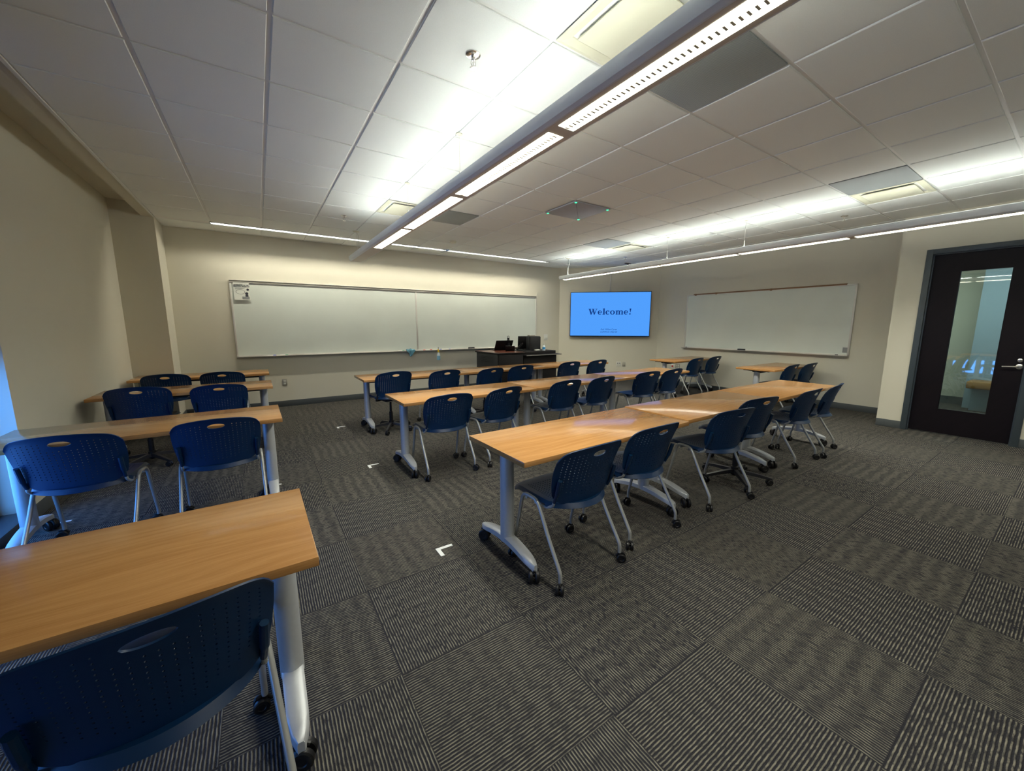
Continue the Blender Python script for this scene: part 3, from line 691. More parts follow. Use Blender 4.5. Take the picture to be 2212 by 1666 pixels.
# ------------------------------------------------------------------ screen on the diagonal wall
ang = math.atan2(dv.y, dv.x)
pc = DA + dv * 1.283
TVW, TVH = 1.995, 1.125
t = thing('television', 'large wall screen showing a blue Welcome slide', 'television', (pc.x, pc.y, 1.722), ang)
q = B(); q.box((-0.45, -0.06, -0.25), (0.45, -0.001, 0.25)); q.done('wall_mount', M_black, t, smooth=False)
q = B(); q.box((-TVW / 2, -0.115, -TVH / 2), (TVW / 2, -0.055, TVH / 2), 0.006); q.done('cabinet', M_black, t)
q = B(); q.box((-TVW / 2 + 0.014, -0.1165, -TVH / 2 + 0.022), (TVW / 2 - 0.014, -0.1145, TVH / 2 - 0.014)); scr = q.done('screen', M_screen, t, smooth=False)
def letters():
    """serif WELCOME! outline in picture units; x right, y down, baseline 395"""
    q = B()
    def P(pts):
        q.prism([((x - 1035) * K, (395 - y) * K) for x, y in pts], -0.1178, -0.1166, 'XZ')
    def ring(cx, cy, ro, rin, a0=0.0, a1=360.0, sh=0.0, n=40):
        for k in range(n):
            A0 = math.radians(a0 + (a1 - a0) * k / n); A1 = math.radians(a0 + (a1 - a0) * (k + 1) / n)
            P([(cx + ro[0] * math.cos(A0), cy - ro[1] * math.sin(A0)), (cx + ro[0] * math.cos(A1), cy - ro[1] * math.sin(A1)),
               (cx + sh + rin[0] * math.cos(A1), cy - rin[1] * math.sin(A1)), (cx + sh + rin[0] * math.cos(A0), cy - rin[1] * math.sin(A0))])
    def e(cx):
        ring(cx, 320, (83, 85), (38, 66), 0, 318, 8); P([(cx - 45, 306), (cx + 83, 306), (cx + 82, 328), (cx - 45, 328)])
    def disc(cx, cy, rx, ry): ring(cx, cy, (rx, ry), (0.01, 0.01), n=24)
    # W
    P([(188, 165), (300, 165), (300, 178), (188, 178)]); P([(322, 165), (440, 165), (440, 178), (322, 178)]); P([(458, 165), (556, 165), (556, 178), (458, 178)])
    P([(207, 175), (274, 175), (322, 350), (306, 403), (284, 403)]); P([(384, 175), (400, 175), (400, 200), (316, 403), (284, 403), (306, 345)])
    P([(345, 175), (402, 175), (452, 350), (436, 403), (412, 403)]); P([(512, 175), (530, 175), (446, 403), (412, 403), (436, 345)])
    e(648)
    P([(786, 160), (843, 152), (843, 392), (786, 392)]); P([(758, 163), (800, 158), (800, 176), (758, 172)]); P([(750, 403), (756, 392), (775, 384), (850, 384), (860, 392), (864, 403)])
    ring(962, 320, (86, 85), (36, 66), 48, 318, 10); disc(1006, 268, 25, 24)
    ring(1152, 320, (97, 85), (42, 68))
    for a, c_ in ((1298, 1350), (1398, 1450), (1508, 1560)):
        P([(a, 262), (c_, 262), (c_, 392), (a, 392)]); P([(a - 24, 403), (a - 20, 392), (c_ + 20, 392), (c_ + 24, 403)])
    P([(1268, 248), (1348, 236), (1350, 270), (1298, 270), (1296, 262), (1268, 260)])
    ring(1392, 285, (58, 50), (22, 28), 0, 165); ring(1500, 285, (60, 50), (22, 28), 0, 165)
    e(1682)
    P([(1818, 165), (1888, 165), (1860, 318), (1846, 318)]); disc(1840, 380, 34, 25)
    return q
K = 1.062 / 1700
q = letters(); o = q.done('welcome_lettering', M_screenink, scr, smooth=False); o.location = (-0.005, 0, 0.0)
for s_, z in (('Prof. William Carves', -0.395), ('COMM101-MSD-04', -0.462)):
    o = text_mesh(s_, 0.056, M_screenink, scr, shear=0.25, squash=0.86 if 'Prof' in s_ else 0.92, name='course_lettering' if 'COMM' in s_ else 'name_lettering'); o.rotation_euler = (PI / 2, 0, 0); o.location = (-0.01, -0.1172, z)
# cable raceway above the screen
q = B(); p0 = DA + dv * 1.283
q.box((-0.012, -0.014, 0), (0.012, 0, CH - 2.30), 0.002); o = q.done('cable_raceway', M_white); o.location = (p0.x, p0.y, 2.296); o.rotation_euler = (0, 0, ang); tag(o, 'thin white cable channel rising from the screen to the ceiling', 'cable cover')

# wall plates
def plate_thing(name, label, cat, loc, rz, w, h, material, inserts):
    t = thing(name, label, cat, loc, rz, 'wall plates')
    q = B(); q.box((-w / 2, -0.007, -h / 2), (w / 2, 0, h / 2), 0.002); q.done('cover', material, t)
    for (x, z, a, c_, mm) in inserts:
        q = B(); q.box((x - a / 2, -0.010, z - c_ / 2), (x + a / 2, -0.006, z + c_ / 2), 0.001); q.done('insert', mm, t)
    return t
M_ss = mat('stainless_plate', (0.42, 0.40, 0.35), 0.4, metal=0.6)
plate_thing('power_outlet', 'steel power outlet plate low on the front wall left of center', 'outlet', (0.317, YF, 0.434), 0, 0.075, 0.118, M_ss, [(0, 0.022, 0.034, 0.028, M_white), (0, -0.022, 0.034, 0.028, M_white)])
plate_thing('light_switch', 'white double switch plate on the front wall above the sanitizer', 'switch', (6.175, YF, 1.138), 0, 0.125, 0.155, M_white, [(-0.028, 0, 0.034, 0.07, M_paper), (0.028, 0, 0.034, 0.07, M_paper)])
pp = DA + dv * 1.567; plate_thing('data_outlet', 'cream double data plate under the screen', 'outlet', (pp.x, pp.y, 0.45), ang, 0.118, 0.120, M_white, [(-0.025, 0.02, 0.018, 0.024, M_ink), (0.025, 0.02, 0.018, 0.024, M_ink), (-0.025, -0.025, 0.022, 0.03, M_cream), (0.025, -0.025, 0.022, 0.03, M_cream)])
pp = DA + dv * 1.70; plate_thing('power_outlet', 'narrow steel outlet plate right of the cream data plate', 'outlet', (pp.x, pp.y, 0.447), ang, 0.070, 0.115, M_ss, [(0, 0.022, 0.03, 0.028, M_cream), (0, -0.022, 0.03, 0.028, M_cream)])
plate_thing('alarm_plate', 'white plate with a red button on the right wall under a table', 'switch', (XR, 5.69, 0.46), -PI / 2, 0.072, 0.118, M_white, [(0, -0.005, 0.04, 0.045, M_red)])
plate_thing('power_outlet', 'square steel four socket outlet plate on the right wall under a table', 'outlet', (XR, 5.55, 0.46), -PI / 2, 0.115, 0.118, M_ss, [(-0.025, 0.022, 0.034, 0.03, M_cream), (0.025, 0.022, 0.034, 0.03, M_cream), (-0.025, -0.022, 0.034, 0.03, M_cream), (0.025, -0.022, 0.034, 0.03, M_cream)])

# ------------------------------------------------------------------ instructor desk and what stands on it
DZ = 0.885
t = thing('instructor_cabinet', 'black lectern cabinet with a cherry top and vent slots, left half of the desk', 'cabinet', (4.29, 7.08, 0))
q = B(); q.box((-0.32, -0.44, 0.03), (0.31, 0.46, DZ - 0.028), 0.004); q.done('body', M_deskside, t)
q = B(); q.box((-0.30, -0.452, 0.06), (0.30, -0.438, DZ - 0.05), 0.003); q.done('front_panel', M_desk, t)
q = B(); q.box((-0.30, -0.43, 0), (0.29, 0.45, 0.03)); q.done('plinth', M_black, t, smooth=False)
q = B(); q.box((-0.345, -0.465, DZ - 0.028), (0.335, 0.49, DZ), 0.006); q.done('top', [M_desk], t)
q = B(); q.box((-0.335, -0.455, DZ), (0.325, 0.48, DZ + 0.002)); q.done('top_laminate', M_cherry, t, smooth=False)
q = B()
for k in range(4): q.box((-0.3235, -0.25, 0.79 - k * 0.035), (-0.319, 0.22, 0.80 - k * 0.035))
q.done('vent_slots', M_black, t, smooth=False)
t = thing('instructor_desk', 'black desk unit with a lower front ledge, right half of the desk', 'desk', (5.12, 7.12, 0))
q = B(); q.box((-0.45, -0.40, 0.03), (0.45, 0.38, 0.80), 0.004); q.done('body', M_desk, t)
q = B(); q.box((-0.46, -0.36, 0.80), (0.46, 0.40, DZ), 0.006); q.done('top', M_desk, t)
q = B(); q.box((-0.47, -0.52, 0.795), (0.50, -0.34, 0.818), 0.005); q.done('keyboard_ledge', M_desk, t)
q = B(); q.box((-0.46, -0.523, 0.806), (0.49, -0.519, 0.812)); q.done('edge_strip', M_alu, t, smooth=False)

t = thing('laptop', 'open black laptop seen from behind on the left cabinet', 'laptop', (4.56, 7.42, DZ + .002), -0.12)
q = B(); q.box((-0.19, -0.02, 0), (0.19, 0.24, 0.016), 0.004); q.done('keyboard_base', M_black, t)
rot = Matrix.Rotation(math.radians(30), 3, 'X'); q = B(); q.box((-0.21, -0.008, 0.0), (0.21, 0.0, 0.245), 0.003, rot=rot, at=(0, -0.022, 0.012)); q.done('lid', M_black, t)
t = thing('touch_panel', 'small black angled touch panel beside the laptop', 'tablet', (4.54, 7.06, DZ + .002), -0.55)
rot = Matrix.Rotation(math.radians(25), 3, 'X'); q = B(); q.box((-0.10, -0.010, 0.0), (0.10, 0.004, 0.125), 0.003, rot=rot, at=(0, -0.03, 0.004)); q.done('panel', M_black, t)
q = B(); q.box((-0.09, -0.04, 0), (0.09, 0.09, 0.012), 0.003); q.done('stand', M_black, t)
t = thing('water_bottle', 'black insulated water bottle with a loop cap behind the laptop', 'bottle', (4.66, 7.32, DZ + .002))
q = B(); q.lathe([(0.034, 0), (0.037, 0.005), (0.037, 0.20), (0.030, 0.225), (0.024, 0.235), (0.024, 0.25)], 24); q.done('flask', M_black, t)
q = B(); q.lathe([(0.026, 0.245), (0.026, 0.275)], 20); q.tube([(-0.020, 0, 0.27), (-0.020, 0, 0.305), (0, 0, 0.318), (0.020, 0, 0.305), (0.020, 0, 0.27)], 0.005, 8); q.done('loop_cap', M_black, t)
q = B(); q.box((-0.022, -0.0385, 0.03), (0.022, -0.0365, 0.09)); q.done('printed_mark', M_alu, t, smooth=False)
t = thing('desk_phone', 'black office telephone with raised handset on the desk', 'telephone', (4.80, 7.10, DZ), -0.6)
rot = Matrix.Rotation(math.radians(38), 3, 'Y'); q = B(); q.box((-0.10, -0.08, -0.012), (0.10, 0.08, 0.012), 0.005, rot=Matrix.Rotation(math.radians(-48), 3, 'Y'), at=(0.02, 0, 0.09)); q.box((-0.04, -0.08, 0.0), (0.10, 0.08, 0.02), 0.004); q.done('base', M_deskside, t)
q = B(); q.tube([(-0.05, -0.10, 0.03), (-0.035, -0.105, 0.055), (0.04, -0.105, 0.14), (0.06, -0.10, 0.175)], [0.02, 0.012, 0.012, 0.02], 10); q.done('handset', M_black, t)
q = B(); q.tube([(-0.05, -0.11, 0.02), (-0.08, -0.12, 0.01), (-0.05, -0.14, 0.006), (0.02, -0.13, 0.006)], 0.004, 8); q.done('cord', M_black, t)
t = thing('monitor', 'black monitor seen from behind next to the speaker box', 'monitor', (5.05, 7.30, DZ), -0.35)
rot = Matrix.Rotation(math.radians(8), 3, 'X'); q = B(); q.box((-0.13, -0.02, 0.02), (0.16, 0.012, 0.315), 0.006, rot=rot); q.done('screen_back', M_black, t)
q = B(); q.box((-0.09, -0.06, 0), (0.09, 0.08, 0.012), 0.004); q.box((-0.02, -0.01, 0.01), (0.02, 0.02, 0.12)); q.done('stand', M_black, t)
t = thing('computer_tower', 'black upright computer box on the desk with a small device on top', 'computer', (5.14, 7.03, DZ), -0.1)
q = B(); q.box((-0.13, -0.08, 0.0), (0.14, 0.10, 0.315), 0.008); q.done('case', M_deskside, t)
q = B(); q.box((-0.135, -0.072, 0.02), (0.145, -0.079, 0.30), 0.002); q.done('grille', M_black, t)
q = B(); q.box((-0.085, -0.03, 0.0), (0.065, 0.06, 0.03), 0.004); o = q.done('document_device', M_ss); o.location = (5.10, 7.02, DZ + 0.317); tag(o, 'small silver box lying on top of the black computer box', 'device')
q = B(); q.box((0, 0, 0), (0.13, 0.06, 0.022), 0.004); o = q.done('card_holder', M_paper); o.location = (5.10, 6.88, DZ); tag(o, 'small pale box in front of the black computer box', 'box')
t = thing('keyboard', 'black keyboard in front of the monitor', 'keyboard', (4.86, 6.90, DZ), 0.0)
q = B(); q.box((-0.14, -0.06, 0), (0.14, 0.06, 0.014), 0.004); q.done('case', M_black, t)
q = B()
for a in range(14):
    for c_ in range(5): q.box((-0.133 + a * 0.019, -0.052 + c_ * 0.021, 0.014), (-0.117 + a * 0.019, -0.035 + c_ * 0.021, 0.018))
q.done('keys', M_deskside, t, smooth=False)
t = thing('hand_sanitizer', 'clear pump bottle of blue hand sanitizer at the right of the desk', 'bottle', (5.27, 6.80, DZ))
q = B(); q.lathe([(0.030, 0), (0.034, 0.005), (0.034, 0.085), (0.022, 0.11), (0.013, 0.12), (0.013, 0.128)], 24); q.done('bottle', M_clear, t)
q = B(); q.lathe([(0.0345, 0.030), (0.0345, 0.078), (0.030, 0.088)], 24); q.done('gel', M_liq, t)
q = B(); q.lathe([(0.015, 0.125), (0.015, 0.140), (0.005, 0.143), (0.005, 0.162), (0.012, 0.164), (0.012, 0.174)], 16); q.tube([(0, 0, 0.169), (-0.035, 0, 0.167)], 0.005, 8); q.done('pump', M_paper, t)

# ------------------------------------------------------------------ casters
def caster_bm(d):
    q = B(); w = d * 0.30; r = d / 2
    for sx in (-1, 1):
        x0 = sx * d * 0.10; x1 = sx * (d * 0.10 + w)
        pr = [(r * 0.35, x0), (r * 0.93, x0), (r, x0 + (x1 - x0) * .15), (r, x0 + (x1 - x0) * .8), (r * 0.85, x1), (r * 0.5, x1), (r * 0.42, x1 - (x1 - x0) * .12)]
        q.lathe(pr, 22, 'X', at=(0, -d * 0.22, r))
    pts = []
    for k in range(9):
        a = PI * (0.05 + 0.62 * k / 8); pts.append((0, -d * 0.22 + math.cos(a) * r * 1.12, r + math.sin(a) * r * 1.12))
    q.tube(pts, d * 0.11, 8, sub=1); q.lathe([(d * 0.16, r * 1.55), (d * 0.18, r * 1.9), (d * 0.15, r * 2.35)], 14)
    q.lathe([(d * .08, -d * .12), (d * .08, d * .12)], 10, 'X', at=(0, -d * .22, r))
    return q
CD, TD = 0.056, 0.076
def caster(parent, x, y, d, rz):
    q = caster_bm(d); o = q.done('caster', M_rub, parent); o.location = (x, y, 0); o.rotation_euler = (0, 0, rz); return o

# ------------------------------------------------------------------ perforated shells of the chairs
def shell(NX, NZ, fmap, hole_cells, hole_r, blocks=(), dims=(1, 1)):
    """grid in (s,t) with octagonal holes; blocks are (i0,i1,j0,j1,rx,rz): an elliptic opening"""
    bm = bmesh.new(); V = {}
    def vert(u, v):
        k = (round(u, 5), round(v, 5))
        if k not in V: V[k] = bm.verts.new(fmap(2 * u / NX - 1, v / NZ))
        return V[k]
    def inblock(i, j): return any(b_[0] <= i < b_[1] and b_[2] <= j < b_[3] for b_ in blocks)
    for i in range(NX):
        for j in range(NZ):
            if inblock(i, j): continue
            bd = [vert(i, j), vert(i + .5, j), vert(i + 1, j), vert(i + 1, j + .5), vert(i + 1, j + 1), vert(i + .5, j + 1), vert(i, j + 1), vert(i, j + .5)]
            if hole_cells(i, j):
                an = [-3 * PI / 4, -PI / 2, -PI / 4, 0, PI / 4, PI / 2, 3 * PI / 4, PI]
                h = [bm.verts.new(fmap(2 * (i + .5 + hole_r / dims[0] * math.cos(a)) / NX - 1, (j + .5 + hole_r / dims[1] * math.sin(a)) / NZ)) for a in an]
                for k in range(8): bm.faces.new((bd[k], bd[(k + 1) % 8], h[(k + 1) % 8], h[k]))
            else: bm.faces.new(bd)
    for (i0, i1, j0, j1, rx, rz) in blocks:
        pts = []
        for i in range(2 * i0, 2 * i1): pts.append((i / 2, j0))
        for j in range(2 * j0, 2 * j1): pts.append((i1, j / 2))
        for i in range(2 * i1, 2 * i0, -1): pts.append((i / 2, j1))
        for j in range(2 * j1, 2 * j0, -1): pts.append((i0, j / 2))
        cx, cz = (i0 + i1) / 2, (j0 + j1) / 2; n = len(pts); inner = []
        for (a, c_) in pts:
            th = math.atan2((c_ - cz) / (j1 - j0), (a - cx) / (i1 - i0))
            inner.append(bm.verts.new(fmap(2 * (cx + rx * math.cos(th)) / NX - 1, (cz + rz * math.sin(th)) / NZ)))
        for k in range(n):
            bm.faces.new((vert(*pts[k]), vert(*pts[(k + 1) % n]), inner[(k + 1) % n], inner[k]))
    return bm

def back_map(s, t):
    wf = 0.925 + 0.075 * math.sin(min(1, t / 0.75) * PI / 2)
    x = s * 0.250 * wf
    zt_ = 0.813 - 0.036 * s * s - 0.042 * abs(s) ** 12
    zb = 0.442 + 0.036 * s * s + 0.042 * abs(s) ** 8
    z = zb + (zt_ - zb) * t
    y = -0.155 - 0.105 * ((z - 0.45) / 0.36) + 0.068 * s * s + 0.012 * math.sin(PI * t)
    if t > 0.93: y -= 0.004 * (t - .93) / .07
    return Vector((x, y, z))
def seat_map(s, t):
    ax = abs(s); x = s * 0.228
    yf = 0.285 - 0.020 * s * s - 0.025 * ax ** 8; yr = -0.200 + 0.115 * s * s + 0.03 * ax ** 8
    y = yr + (yf - yr) * t
    z = 0.462 - 0.016 * (1 - s * s) * math.sin(PI * min(1, t * 1.05)) 
    if t > 0.82: z -= 0.016 * ((t - .82) / .18) ** 2
    if t < 0.16: z += 0.004 * (1 - t / .16)
    lip = 0.0
    if ax > 0.94: lip = max(lip, 0.55 * (ax - .94) / .06)
    if t < 0.05: lip = max(lip, 1 - t / .05)
    z -= 0.030 * lip
    return Vector((x, y, z))
def finish_shell(bm, name, mm, parent, thick):
    bmesh.ops.recalc_face_normals(bm, faces=bm.faces)
    me = bpy.data.meshes.new(name); bm.to_mesh(me); bm.free(); me.materials.append(mm)
    o = bpy.data.objects.new(name, me); COL.objects.link(o)
    sm = o.modifiers.new('solid', 'SOLIDIFY'); sm.thickness = thick; sm.offset = 0
    frozen(o)
    for p in o.data.polygons: p.use_smooth = True
    o.data.set_sharp_from_angle(angle=math.radians(40)); o.parent = parent
    return o
def shells(t):
    NX, NZ = 20, 20
    bm = shell(NX, NZ, back_map, lambda i, j: 1 <= i < NX - 1 and 3 <= j < NZ - 2 and not (7 <= i < 13 and j >= 15) and not (j == 3 and (i < 6 or i > 13)) and not (j < 5 and (i < 3 or i > 16)),
               0.0031, [(7, 13, 16, 18, 1.95, 0.97)], (0.500 / NX, 0.36 / NZ))
    finish_shell(bm, 'backrest', M_blue, t, 0.006)
    NX, NZ = 24, 22
    bm = shell(NX, NZ, seat_map, lambda i, j: 3 <= i < NX - 3 and 3 <= j < NZ - 4, 0.0040, [], (0.456 / NX, 0.42 / NZ))
    finish_shell(bm, 'seat', M_blue, t, 0.006)
def brackets(t, mm):
    for sx in (-1, 1):
        q = B(); q.tube([(sx * 0.216, -0.112, 0.478), (sx * 0.218, -0.136, 0.53), (sx * 0.220, -0.163, 0.620)], [0.010, 0.013, 0.012], 10); q.done('back_bracket', mm, t)

def make_nesting():
    t = thing('nesting_chair', '', 'chair'); shells(t); brackets(t, M_bluerim)
    for sx in (-1, 1):
        q = B(); q.tube([(sx * 0.238, 0.070, 0.454), (sx * 0.239, 0.020, 0.449), (sx * 0.241, -0.018, 0.415), (sx * 0.243, -0.090, 0.290), (sx * 0.245, -0.190, 0.135), (sx * 0.245, -0.205, 0.100), (sx * 0.245, -0.207, 0.060)], 0.0110, 12)
        l = q.done('leg', M_tube, t); caster(l, sx * 0.245, -0.207, CD, 0.5 * sx + random.uniform(-.9, .9))
        q = B(); q.tube([(sx * 0.238, 0.070, 0.454), (sx * 0.238, 0.120, 0.449), (sx * 0.239, 0.150, 0.415), (sx * 0.241, 0.178, 0.290), (sx * 0.244, 0.215, 0.135), (sx * 0.245, 0.222, 0.100), (sx * 0.245, 0.223, 0.060)], 0.0110, 12)
        l = q.done('leg', M_tube, t); caster(l, sx * 0.245, 0.223, CD, random.uniform(-2, 2))
        q = B(); q.tube([(sx * 0.200, 0.06, 0.432), (sx * 0.212, -0.02, 0.425), (sx * 0.218, -0.060, 0.430), (sx * 0.218, -0.104, 0.455), (sx * 0.216, -0.112, 0.485)], 0.0085, 10); q.done('back_support', M_tube, t)
    q = B(); q.tube([(-0.236, 0.03, 0.430), (0.236, 0.03, 0.430)], 0.010, 10); q.tube([(-0.236, 0.115, 0.430), (0.236, 0.115, 0.430)], 0.010, 10); q.box((-0.20, -0.05, 0.428), (-0.185, 0.12, 0.440)); q.box((0.185, -0.05, 0.428), (0.20, 0.12, 0.440)); q.done('seat_frame', M_tube, t)
    return t
def make_task():
    t = thing('task_chair', '', 'chair'); shells(t); brackets(t, M_bluerim)
    for sx in (-1, 1):
        q = B(); q.tube([(sx * 0.10, 0.02, 0.405), (sx * 0.18, -0.01, 0.402), (sx * 0.218, -0.070, 0.415), (sx * 0.218, -0.104, 0.450), (sx * 0.216, -0.112, 0.485)], 0.011, 10); q.done('back_support', M_blackmetal, t)
    q = B(); q.box((-0.11, -0.10, 0.385), (0.11, 0.13, 0.425), 0.012); q.box((-0.16, 0.02, 0.415), (0.16, 0.06, 0.438)); q.done('mechanism', M_blackmetal, t)
    q = B(); q.tube([(0.10, 0.03, 0.405), (0.20, 0.03, 0.408), (0.25, 0.02, 0.402)], 0.005, 8); q.box((0.235, 0.0, 0.396), (0.285, 0.04, 0.406), 0.003); q.done('lever', M_blackmetal, t)
    q = B(); q.lathe([(0.034, 0.075), (0.032, 0.13), (0.024, 0.135), (0.024, 0.26), (0.016, 0.262), (0.014, 0.39)], 20); q.lathe([(0.020, 0.045), (0.034, 0.060), (0.036, 0.10)], 20); q.done('gas_column', M_black, t)
    for k in range(5):
        a = 2 * PI * k / 5 + 0.35; c_, s_ = math.cos(a), math.sin(a)
        q = B(); n = 8
        secs = []
        for i in range(n + 1):
            u = i / n; r = 0.02 + 0.285 * u; hw = 0.020 - 0.008 * u; z1_ = 0.108 - 0.040 * u ** 1.3; z0_ = z1_ - (0.036 - 0.016 * u)
            secs.append([q.bm.verts.new((c_ * r - s_ * w_, s_ * r + c_ * w_, zz)) for w_, zz in ((hw, z0_), (hw * .8, z1_), (-hw * .8, z1_), (-hw, z0_))])
        for A_, B_ in zip(secs, secs[1:]):
            for m_ in range(4): q.bm.faces.new((A_[m_], A_[(m_ + 1) % 4], B_[(m_ + 1) % 4], B_[m_]))
        q.bm.faces.new(secs[0]); q.bm.faces.new(secs[-1])
        l = q.done('base_arm', M_blackmetal, t); caster(l, c_ * 0.295, s_ * 0.295, 0.054, a + 1.2 + k)
    return t

# ------------------------------------------------------------------ training tables
TL, TW, TH = 1.524, 0.61, 0.737
def make_table():
    t = thing('training_table', '', 'table')
    q = B(); q.box((-TL / 2 + .002, -TW / 2, TH - 0.030), (TL / 2 - .002, TW / 2, TH), 0.0025); q.done('tabletop', M_oak, t)
    for sx in (-1, 1):
        cx = sx * (TL / 2 - 0.095)
        q = B()
        pr = []
        for k in range(28):
            a = 2 * PI * k / 28; pr.append((cx + 0.040 * math.cos(a), 0.046 * math.sin(a)))
        q.prism(pr, 0.13, TH - 0.055); q.done('column', M_steel, t)
        q = B(); q.box((cx - 0.05, -0.20, TH - 0.045), (cx + 0.05, 0.20, TH - 0.0302), 0.004); q.box((cx - 0.035, -0.06, TH - 0.062), (cx + 0.035, 0.06, TH - 0.044), 0.004); q.done('top_bracket', M_black, t)
        # foot: arched bar along y, rounded in plan
        q = B(); n = 18; rows = []
        for i in range(n + 1):
            v = -1 + 2 * i / n; y = v * 0.292; av = abs(v)
            hw = 0.034 * math.sqrt(max(0.0, 1 - av ** 6)) + 0.004 if av < 1 else 0.012
            hw = min(hw, 0.036) * (1 - .12 * av)
            z1_ = 0.168 - 0.056 * av ** 1.8; z0_ = (0.128 - 0.048 * av ** 1.8) if av < 0.93 else 0.068
            rows.append([q.bm.verts.new((cx + a_, y, zz)) for a_, zz in ((-hw, z0_), (-hw, z1_ - 0.008), (-hw * .7, z1_), (hw * .7, z1_), (hw, z1_ - 0.008), (hw, z0_))])
        for A_, B_ in zip(rows, rows[1:]):
            for k in range(6): q.bm.faces.new((A_[k], A_[(k + 1) % 6], B_[(k + 1) % 6], B_[k]))
        q.bm.faces.new(rows[0]); q.bm.faces.new(rows[-1]); ft = q.done('foot', M_steel, t, angle=50)
        caster(ft, cx - sx * 0.01, -0.262, TD, 0.9 * sx + 0.3); caster(ft, cx - sx * 0.01, 0.262, TD, PI - 0.7 * sx)
    q = B(); q.box((-TL / 2 + 0.10, -0.016, TH - 0.085), (TL / 2 - 0.10, 0.016, TH - 0.056), 0.003); q.done('crossbar', M_blackmetal, t)
    return t
proto_t = None
def table(xc, yc, rz, label):
    global proto_t
    if proto_t is None:
        proto_t = make_table(); proto_t.location = (xc, yc, 0); proto_t.rotation_euler = (0, 0, rz); proto_t['label'] = label; proto_t['group'] = 'oak training tables'
    else: dup(proto_t, (xc, yc, 0), rz, label, 'oak training tables')
D = math.radians
table(1.085 + TL / 2, 1.885, D(1.2), 'oak training table nearest in the middle block, left end of its row')
table(2.645 + TL / 2, 1.935, D(0.3), 'oak training table in the middle of the nearest central row')
table(4.175 + TL / 2, 1.945, D(0.0), 'oak training table at the right end of the nearest central row')
table(1.040 + TL / 2, 3.725, D(0.4), 'oak training table at the left end of the second central row')
table(2.570 + TL / 2, 3.765, D(0.4), 'oak training table in the middle of the second central row')
table(4.100 + TL / 2, 3.790, D(0.6), 'oak training table at the right end of the second central row')
table(1.080 + TL / 2, 5.480, D(0.0), 'oak training table at the left end of the central row nearest the desk')
table(2.606 + TL / 2, 5.485, D(0.0), 'oak training table in the middle of the row nearest the desk')
table(4.132 + TL / 2 - .05, 5.490, D(0.0), 'oak training table at the right end of the row nearest the desk')
table(0.098 - TL / 2, 1.545, D(0.4), 'oak training table nearest of all, bottom left by the camera')
table(0.098 - TL / 2, 3.680, D(0.5), 'oak training table second from the camera along the left wall')
table(0.090 - TL / 2, 5.560, D(0.3), 'oak training table third from the camera along the left wall')
table(0.085 - TL / 2, 7.020, D(0.3), 'oak training table farthest along the left wall by the pillar')
table(6.850 + TL / 2, 4.880, D(0.0), 'oak training table against the right wall nearer the screen')
table(6.810 + TL / 2, 3.075, D(0.0), 'oak training table against the right wall nearer the door')

# ------------------------------------------------------------------ chairs: (x, y, rotation) of the footprint centre
protoN = protoT = None
def chair(x, y, deg, label, task=False, dz=0.0):
    global protoN, protoT
    g = 'blue perforated chairs at the tables'
    if task:
        if protoT is None:
            protoT = make_task(); protoT.location = (x, y, 0); protoT.rotation_euler = (0, 0, D(deg)); protoT['label'] = label; protoT['group'] = g; r = protoT
        else: r = dup(protoT, (x, y, 0), D(deg), label, g)
        if dz:
            for c in children_of(r):
                if c.name.split('.')[0] in ('seat', 'backrest', 'back_bracket', 'back_support', 'mechanism', 'lever'): c.location.z += dz
    else:
        if protoN is None:
            protoN = make_nesting(); protoN.location = (x, y, 0); protoN.rotation_euler = (0, 0, D(deg)); protoN['label'] = label; protoN['group'] = g
        else: dup(protoN, (x, y, 0), D(deg), label, g)
def at_handle(hx, hy, deg, off=0.247):
    a = D(deg); return hx - math.sin(a) * off, hy + math.cos(a) * off
def ch(hx, hy, deg, label, **k):
    x, y = at_handle(hx, hy, deg); chair(x, y, deg, label, **k)
N_ = 'blue perforated nesting chair '
chair(1.490, 1.660, 2.0, N_ + 'first from the left at the nearest central row')
chair(2.150, 1.725, 0.0, N_ + 'second from the left at the nearest central row')
chair(3.115, 1.690, -8.0, N_ + 'turned slightly right, third from the left at the nearest central row')
chair(3.640, 1.735, -9.0, 'blue perforated chair on a black star base, fourth at the nearest central row', task=True, dz=0.03)
chair(4.705, 1.745, -1.0, N_ + 'fifth from the left at the nearest central row')
chair(5.300, 1.740, 7.0, N_ + 'at the far right end of the nearest central row')
chair(1.460, 3.510, 0.0, N_ + 'first from the left at the second central row')
chair(2.080, 3.555, 11.0, N_ + 'turned slightly left, second at the second central row')
ch(3.010, 3.360, 3.0, N_ + 'third from the left at the second central row')
ch(3.615, 3.355, 6.0, N_ + 'fourth from the left at the second central row')
ch(4.550, 3.385, -4.0, N_ + 'fifth from the left at the second central row')
ch(5.150, 3.400, 2.0, N_ + 'at the right end of the second central row')
chair(1.440, 5.300, 6.0, 'blue perforated chair on a black star base, first at the row nearest the desk', task=True)
ch(2.210, 5.090, 4.0, N_ + 'second from the left at the row nearest the desk')
ch(2.960, 5.060, 8.0, 'blue perforated low chair, its top at table height, third at the row nearest the desk', task=True, dz=-0.045)
ch(3.525, 5.055, 3.0, N_ + 'fourth from the left at the row nearest the desk')
ch(4.600, 5.095, 0.0, N_ + 'fifth from the left at the row nearest the desk')
ch(5.290, 5.085, 3.0, N_ + 'at the right end of the row nearest the desk')
ch(7.262, 4.310, 2.0, N_ + 'left of the two at the right wall table nearer the screen')
ch(8.02, 4.356, 2.0, N_ + 'right of the two at the right wall table nearer the screen')
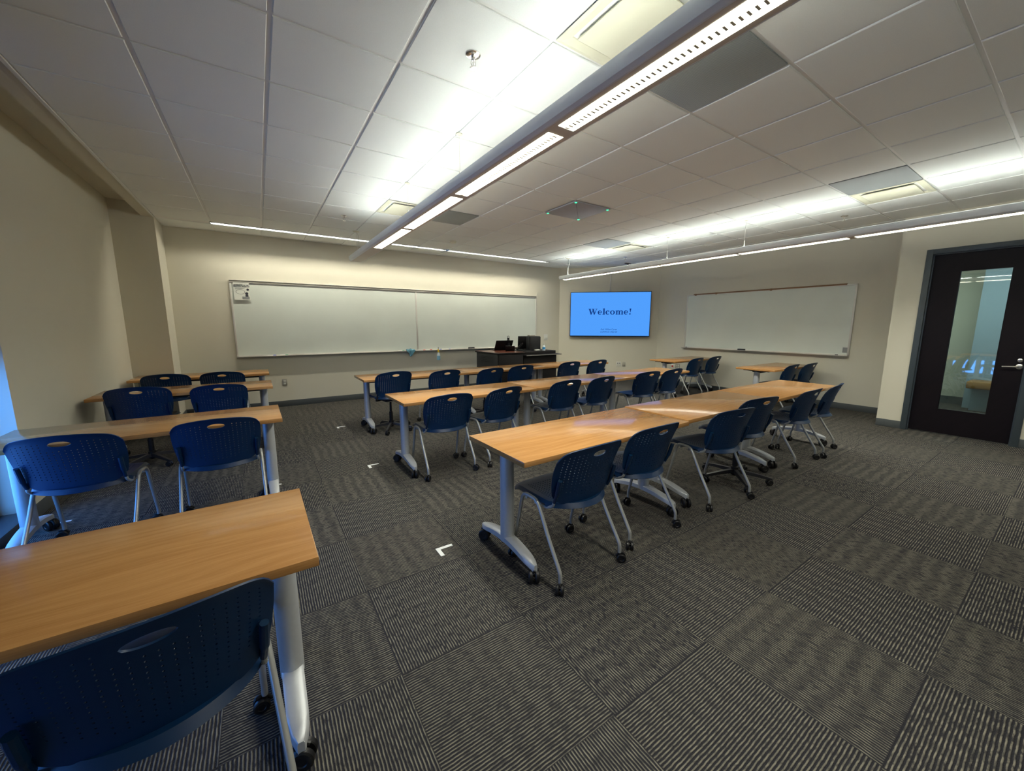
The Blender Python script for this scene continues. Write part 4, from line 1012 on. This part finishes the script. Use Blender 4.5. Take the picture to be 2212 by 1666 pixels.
ch(7.391, 2.690, 0.0, N_ + 'left of the two at the right wall table nearer the door')
ch(7.990, 2.640, -2.0, N_ + 'right of the two at the right wall table nearer the door')
ch(-1.057, 6.617, 0.0, N_ + 'left of the two at the farthest left wall table')
ch(-0.462, 6.538, -2.0, N_ + 'right of the two at the farthest left wall table')
ch(-1.044, 5.124, -2.0, 'blue perforated chair on a black star base, at the third left wall table', task=True)
ch(-0.403, 5.159, 2.0, N_ + 'right of the two at the third left wall table')
ch(-1.015, 3.250, -6.0, N_ + 'left of two at the second left wall table, by the window')
ch(-0.294, 3.260, 1.0, N_ + 'right of the two at the second left wall table')
chair(-0.297, 1.316, 9.5, N_ + 'closest to the camera in the bottom left corner')

# ------------------------------------------------------------------ tape marks on the carpet
def tape(x, y, a, b_, label, sx=1, sy=1):
    q = B(); q.box((0, -0.0125 * 1, 0.0008), (a * sx, 0.0125, 0.0022)) if sx > 0 else q.box((a * sx, -0.0125, 0.0008), (0, 0.0125, 0.0022))
    if b_:
        if sy < 0: q.box((-0.0125, -b_, 0.0008), (0.0125, -0.0125, 0.0022)); q.box((-0.0125, -0.0125, 0.0008), (0.0, 0.0125, 0.0022))
        else: q.box((-0.0125, -0.0125, 0.0008), (0.0125, b_, 0.0022))
    o = q.done('tape_mark', M_tape, smooth=False); o.location = (x, y, 0); tag(o, label, 'tape', 'white tape marks on the carpet')
tape(0.855, 2.200, 0.10, 0.085, 'white L shaped tape on the carpet beside the nearest central table', 1, -1)
tape(0.840, 4.020, 0.10, 0.085, 'white L shaped tape on the carpet beside the second central row', 1, -1)
tape(0.830, 5.840, 0.10, 0.07, 'white L shaped tape on the carpet beside the row nearest the desk', 1, -1)
tape(0.050, 4.000, 0.07, 0.04, 'white tape scrap on the carpet by the second left table leg', -1, -1)
tape(0.045, 2.215, 0.06, 0.06, 'white tape scrap on the carpet by the nearest left table leg', -1, -1)
tape(-1.37, 4.06, 0.10, 0.0, 'white tape strip on the carpet near the window', 1, -1)
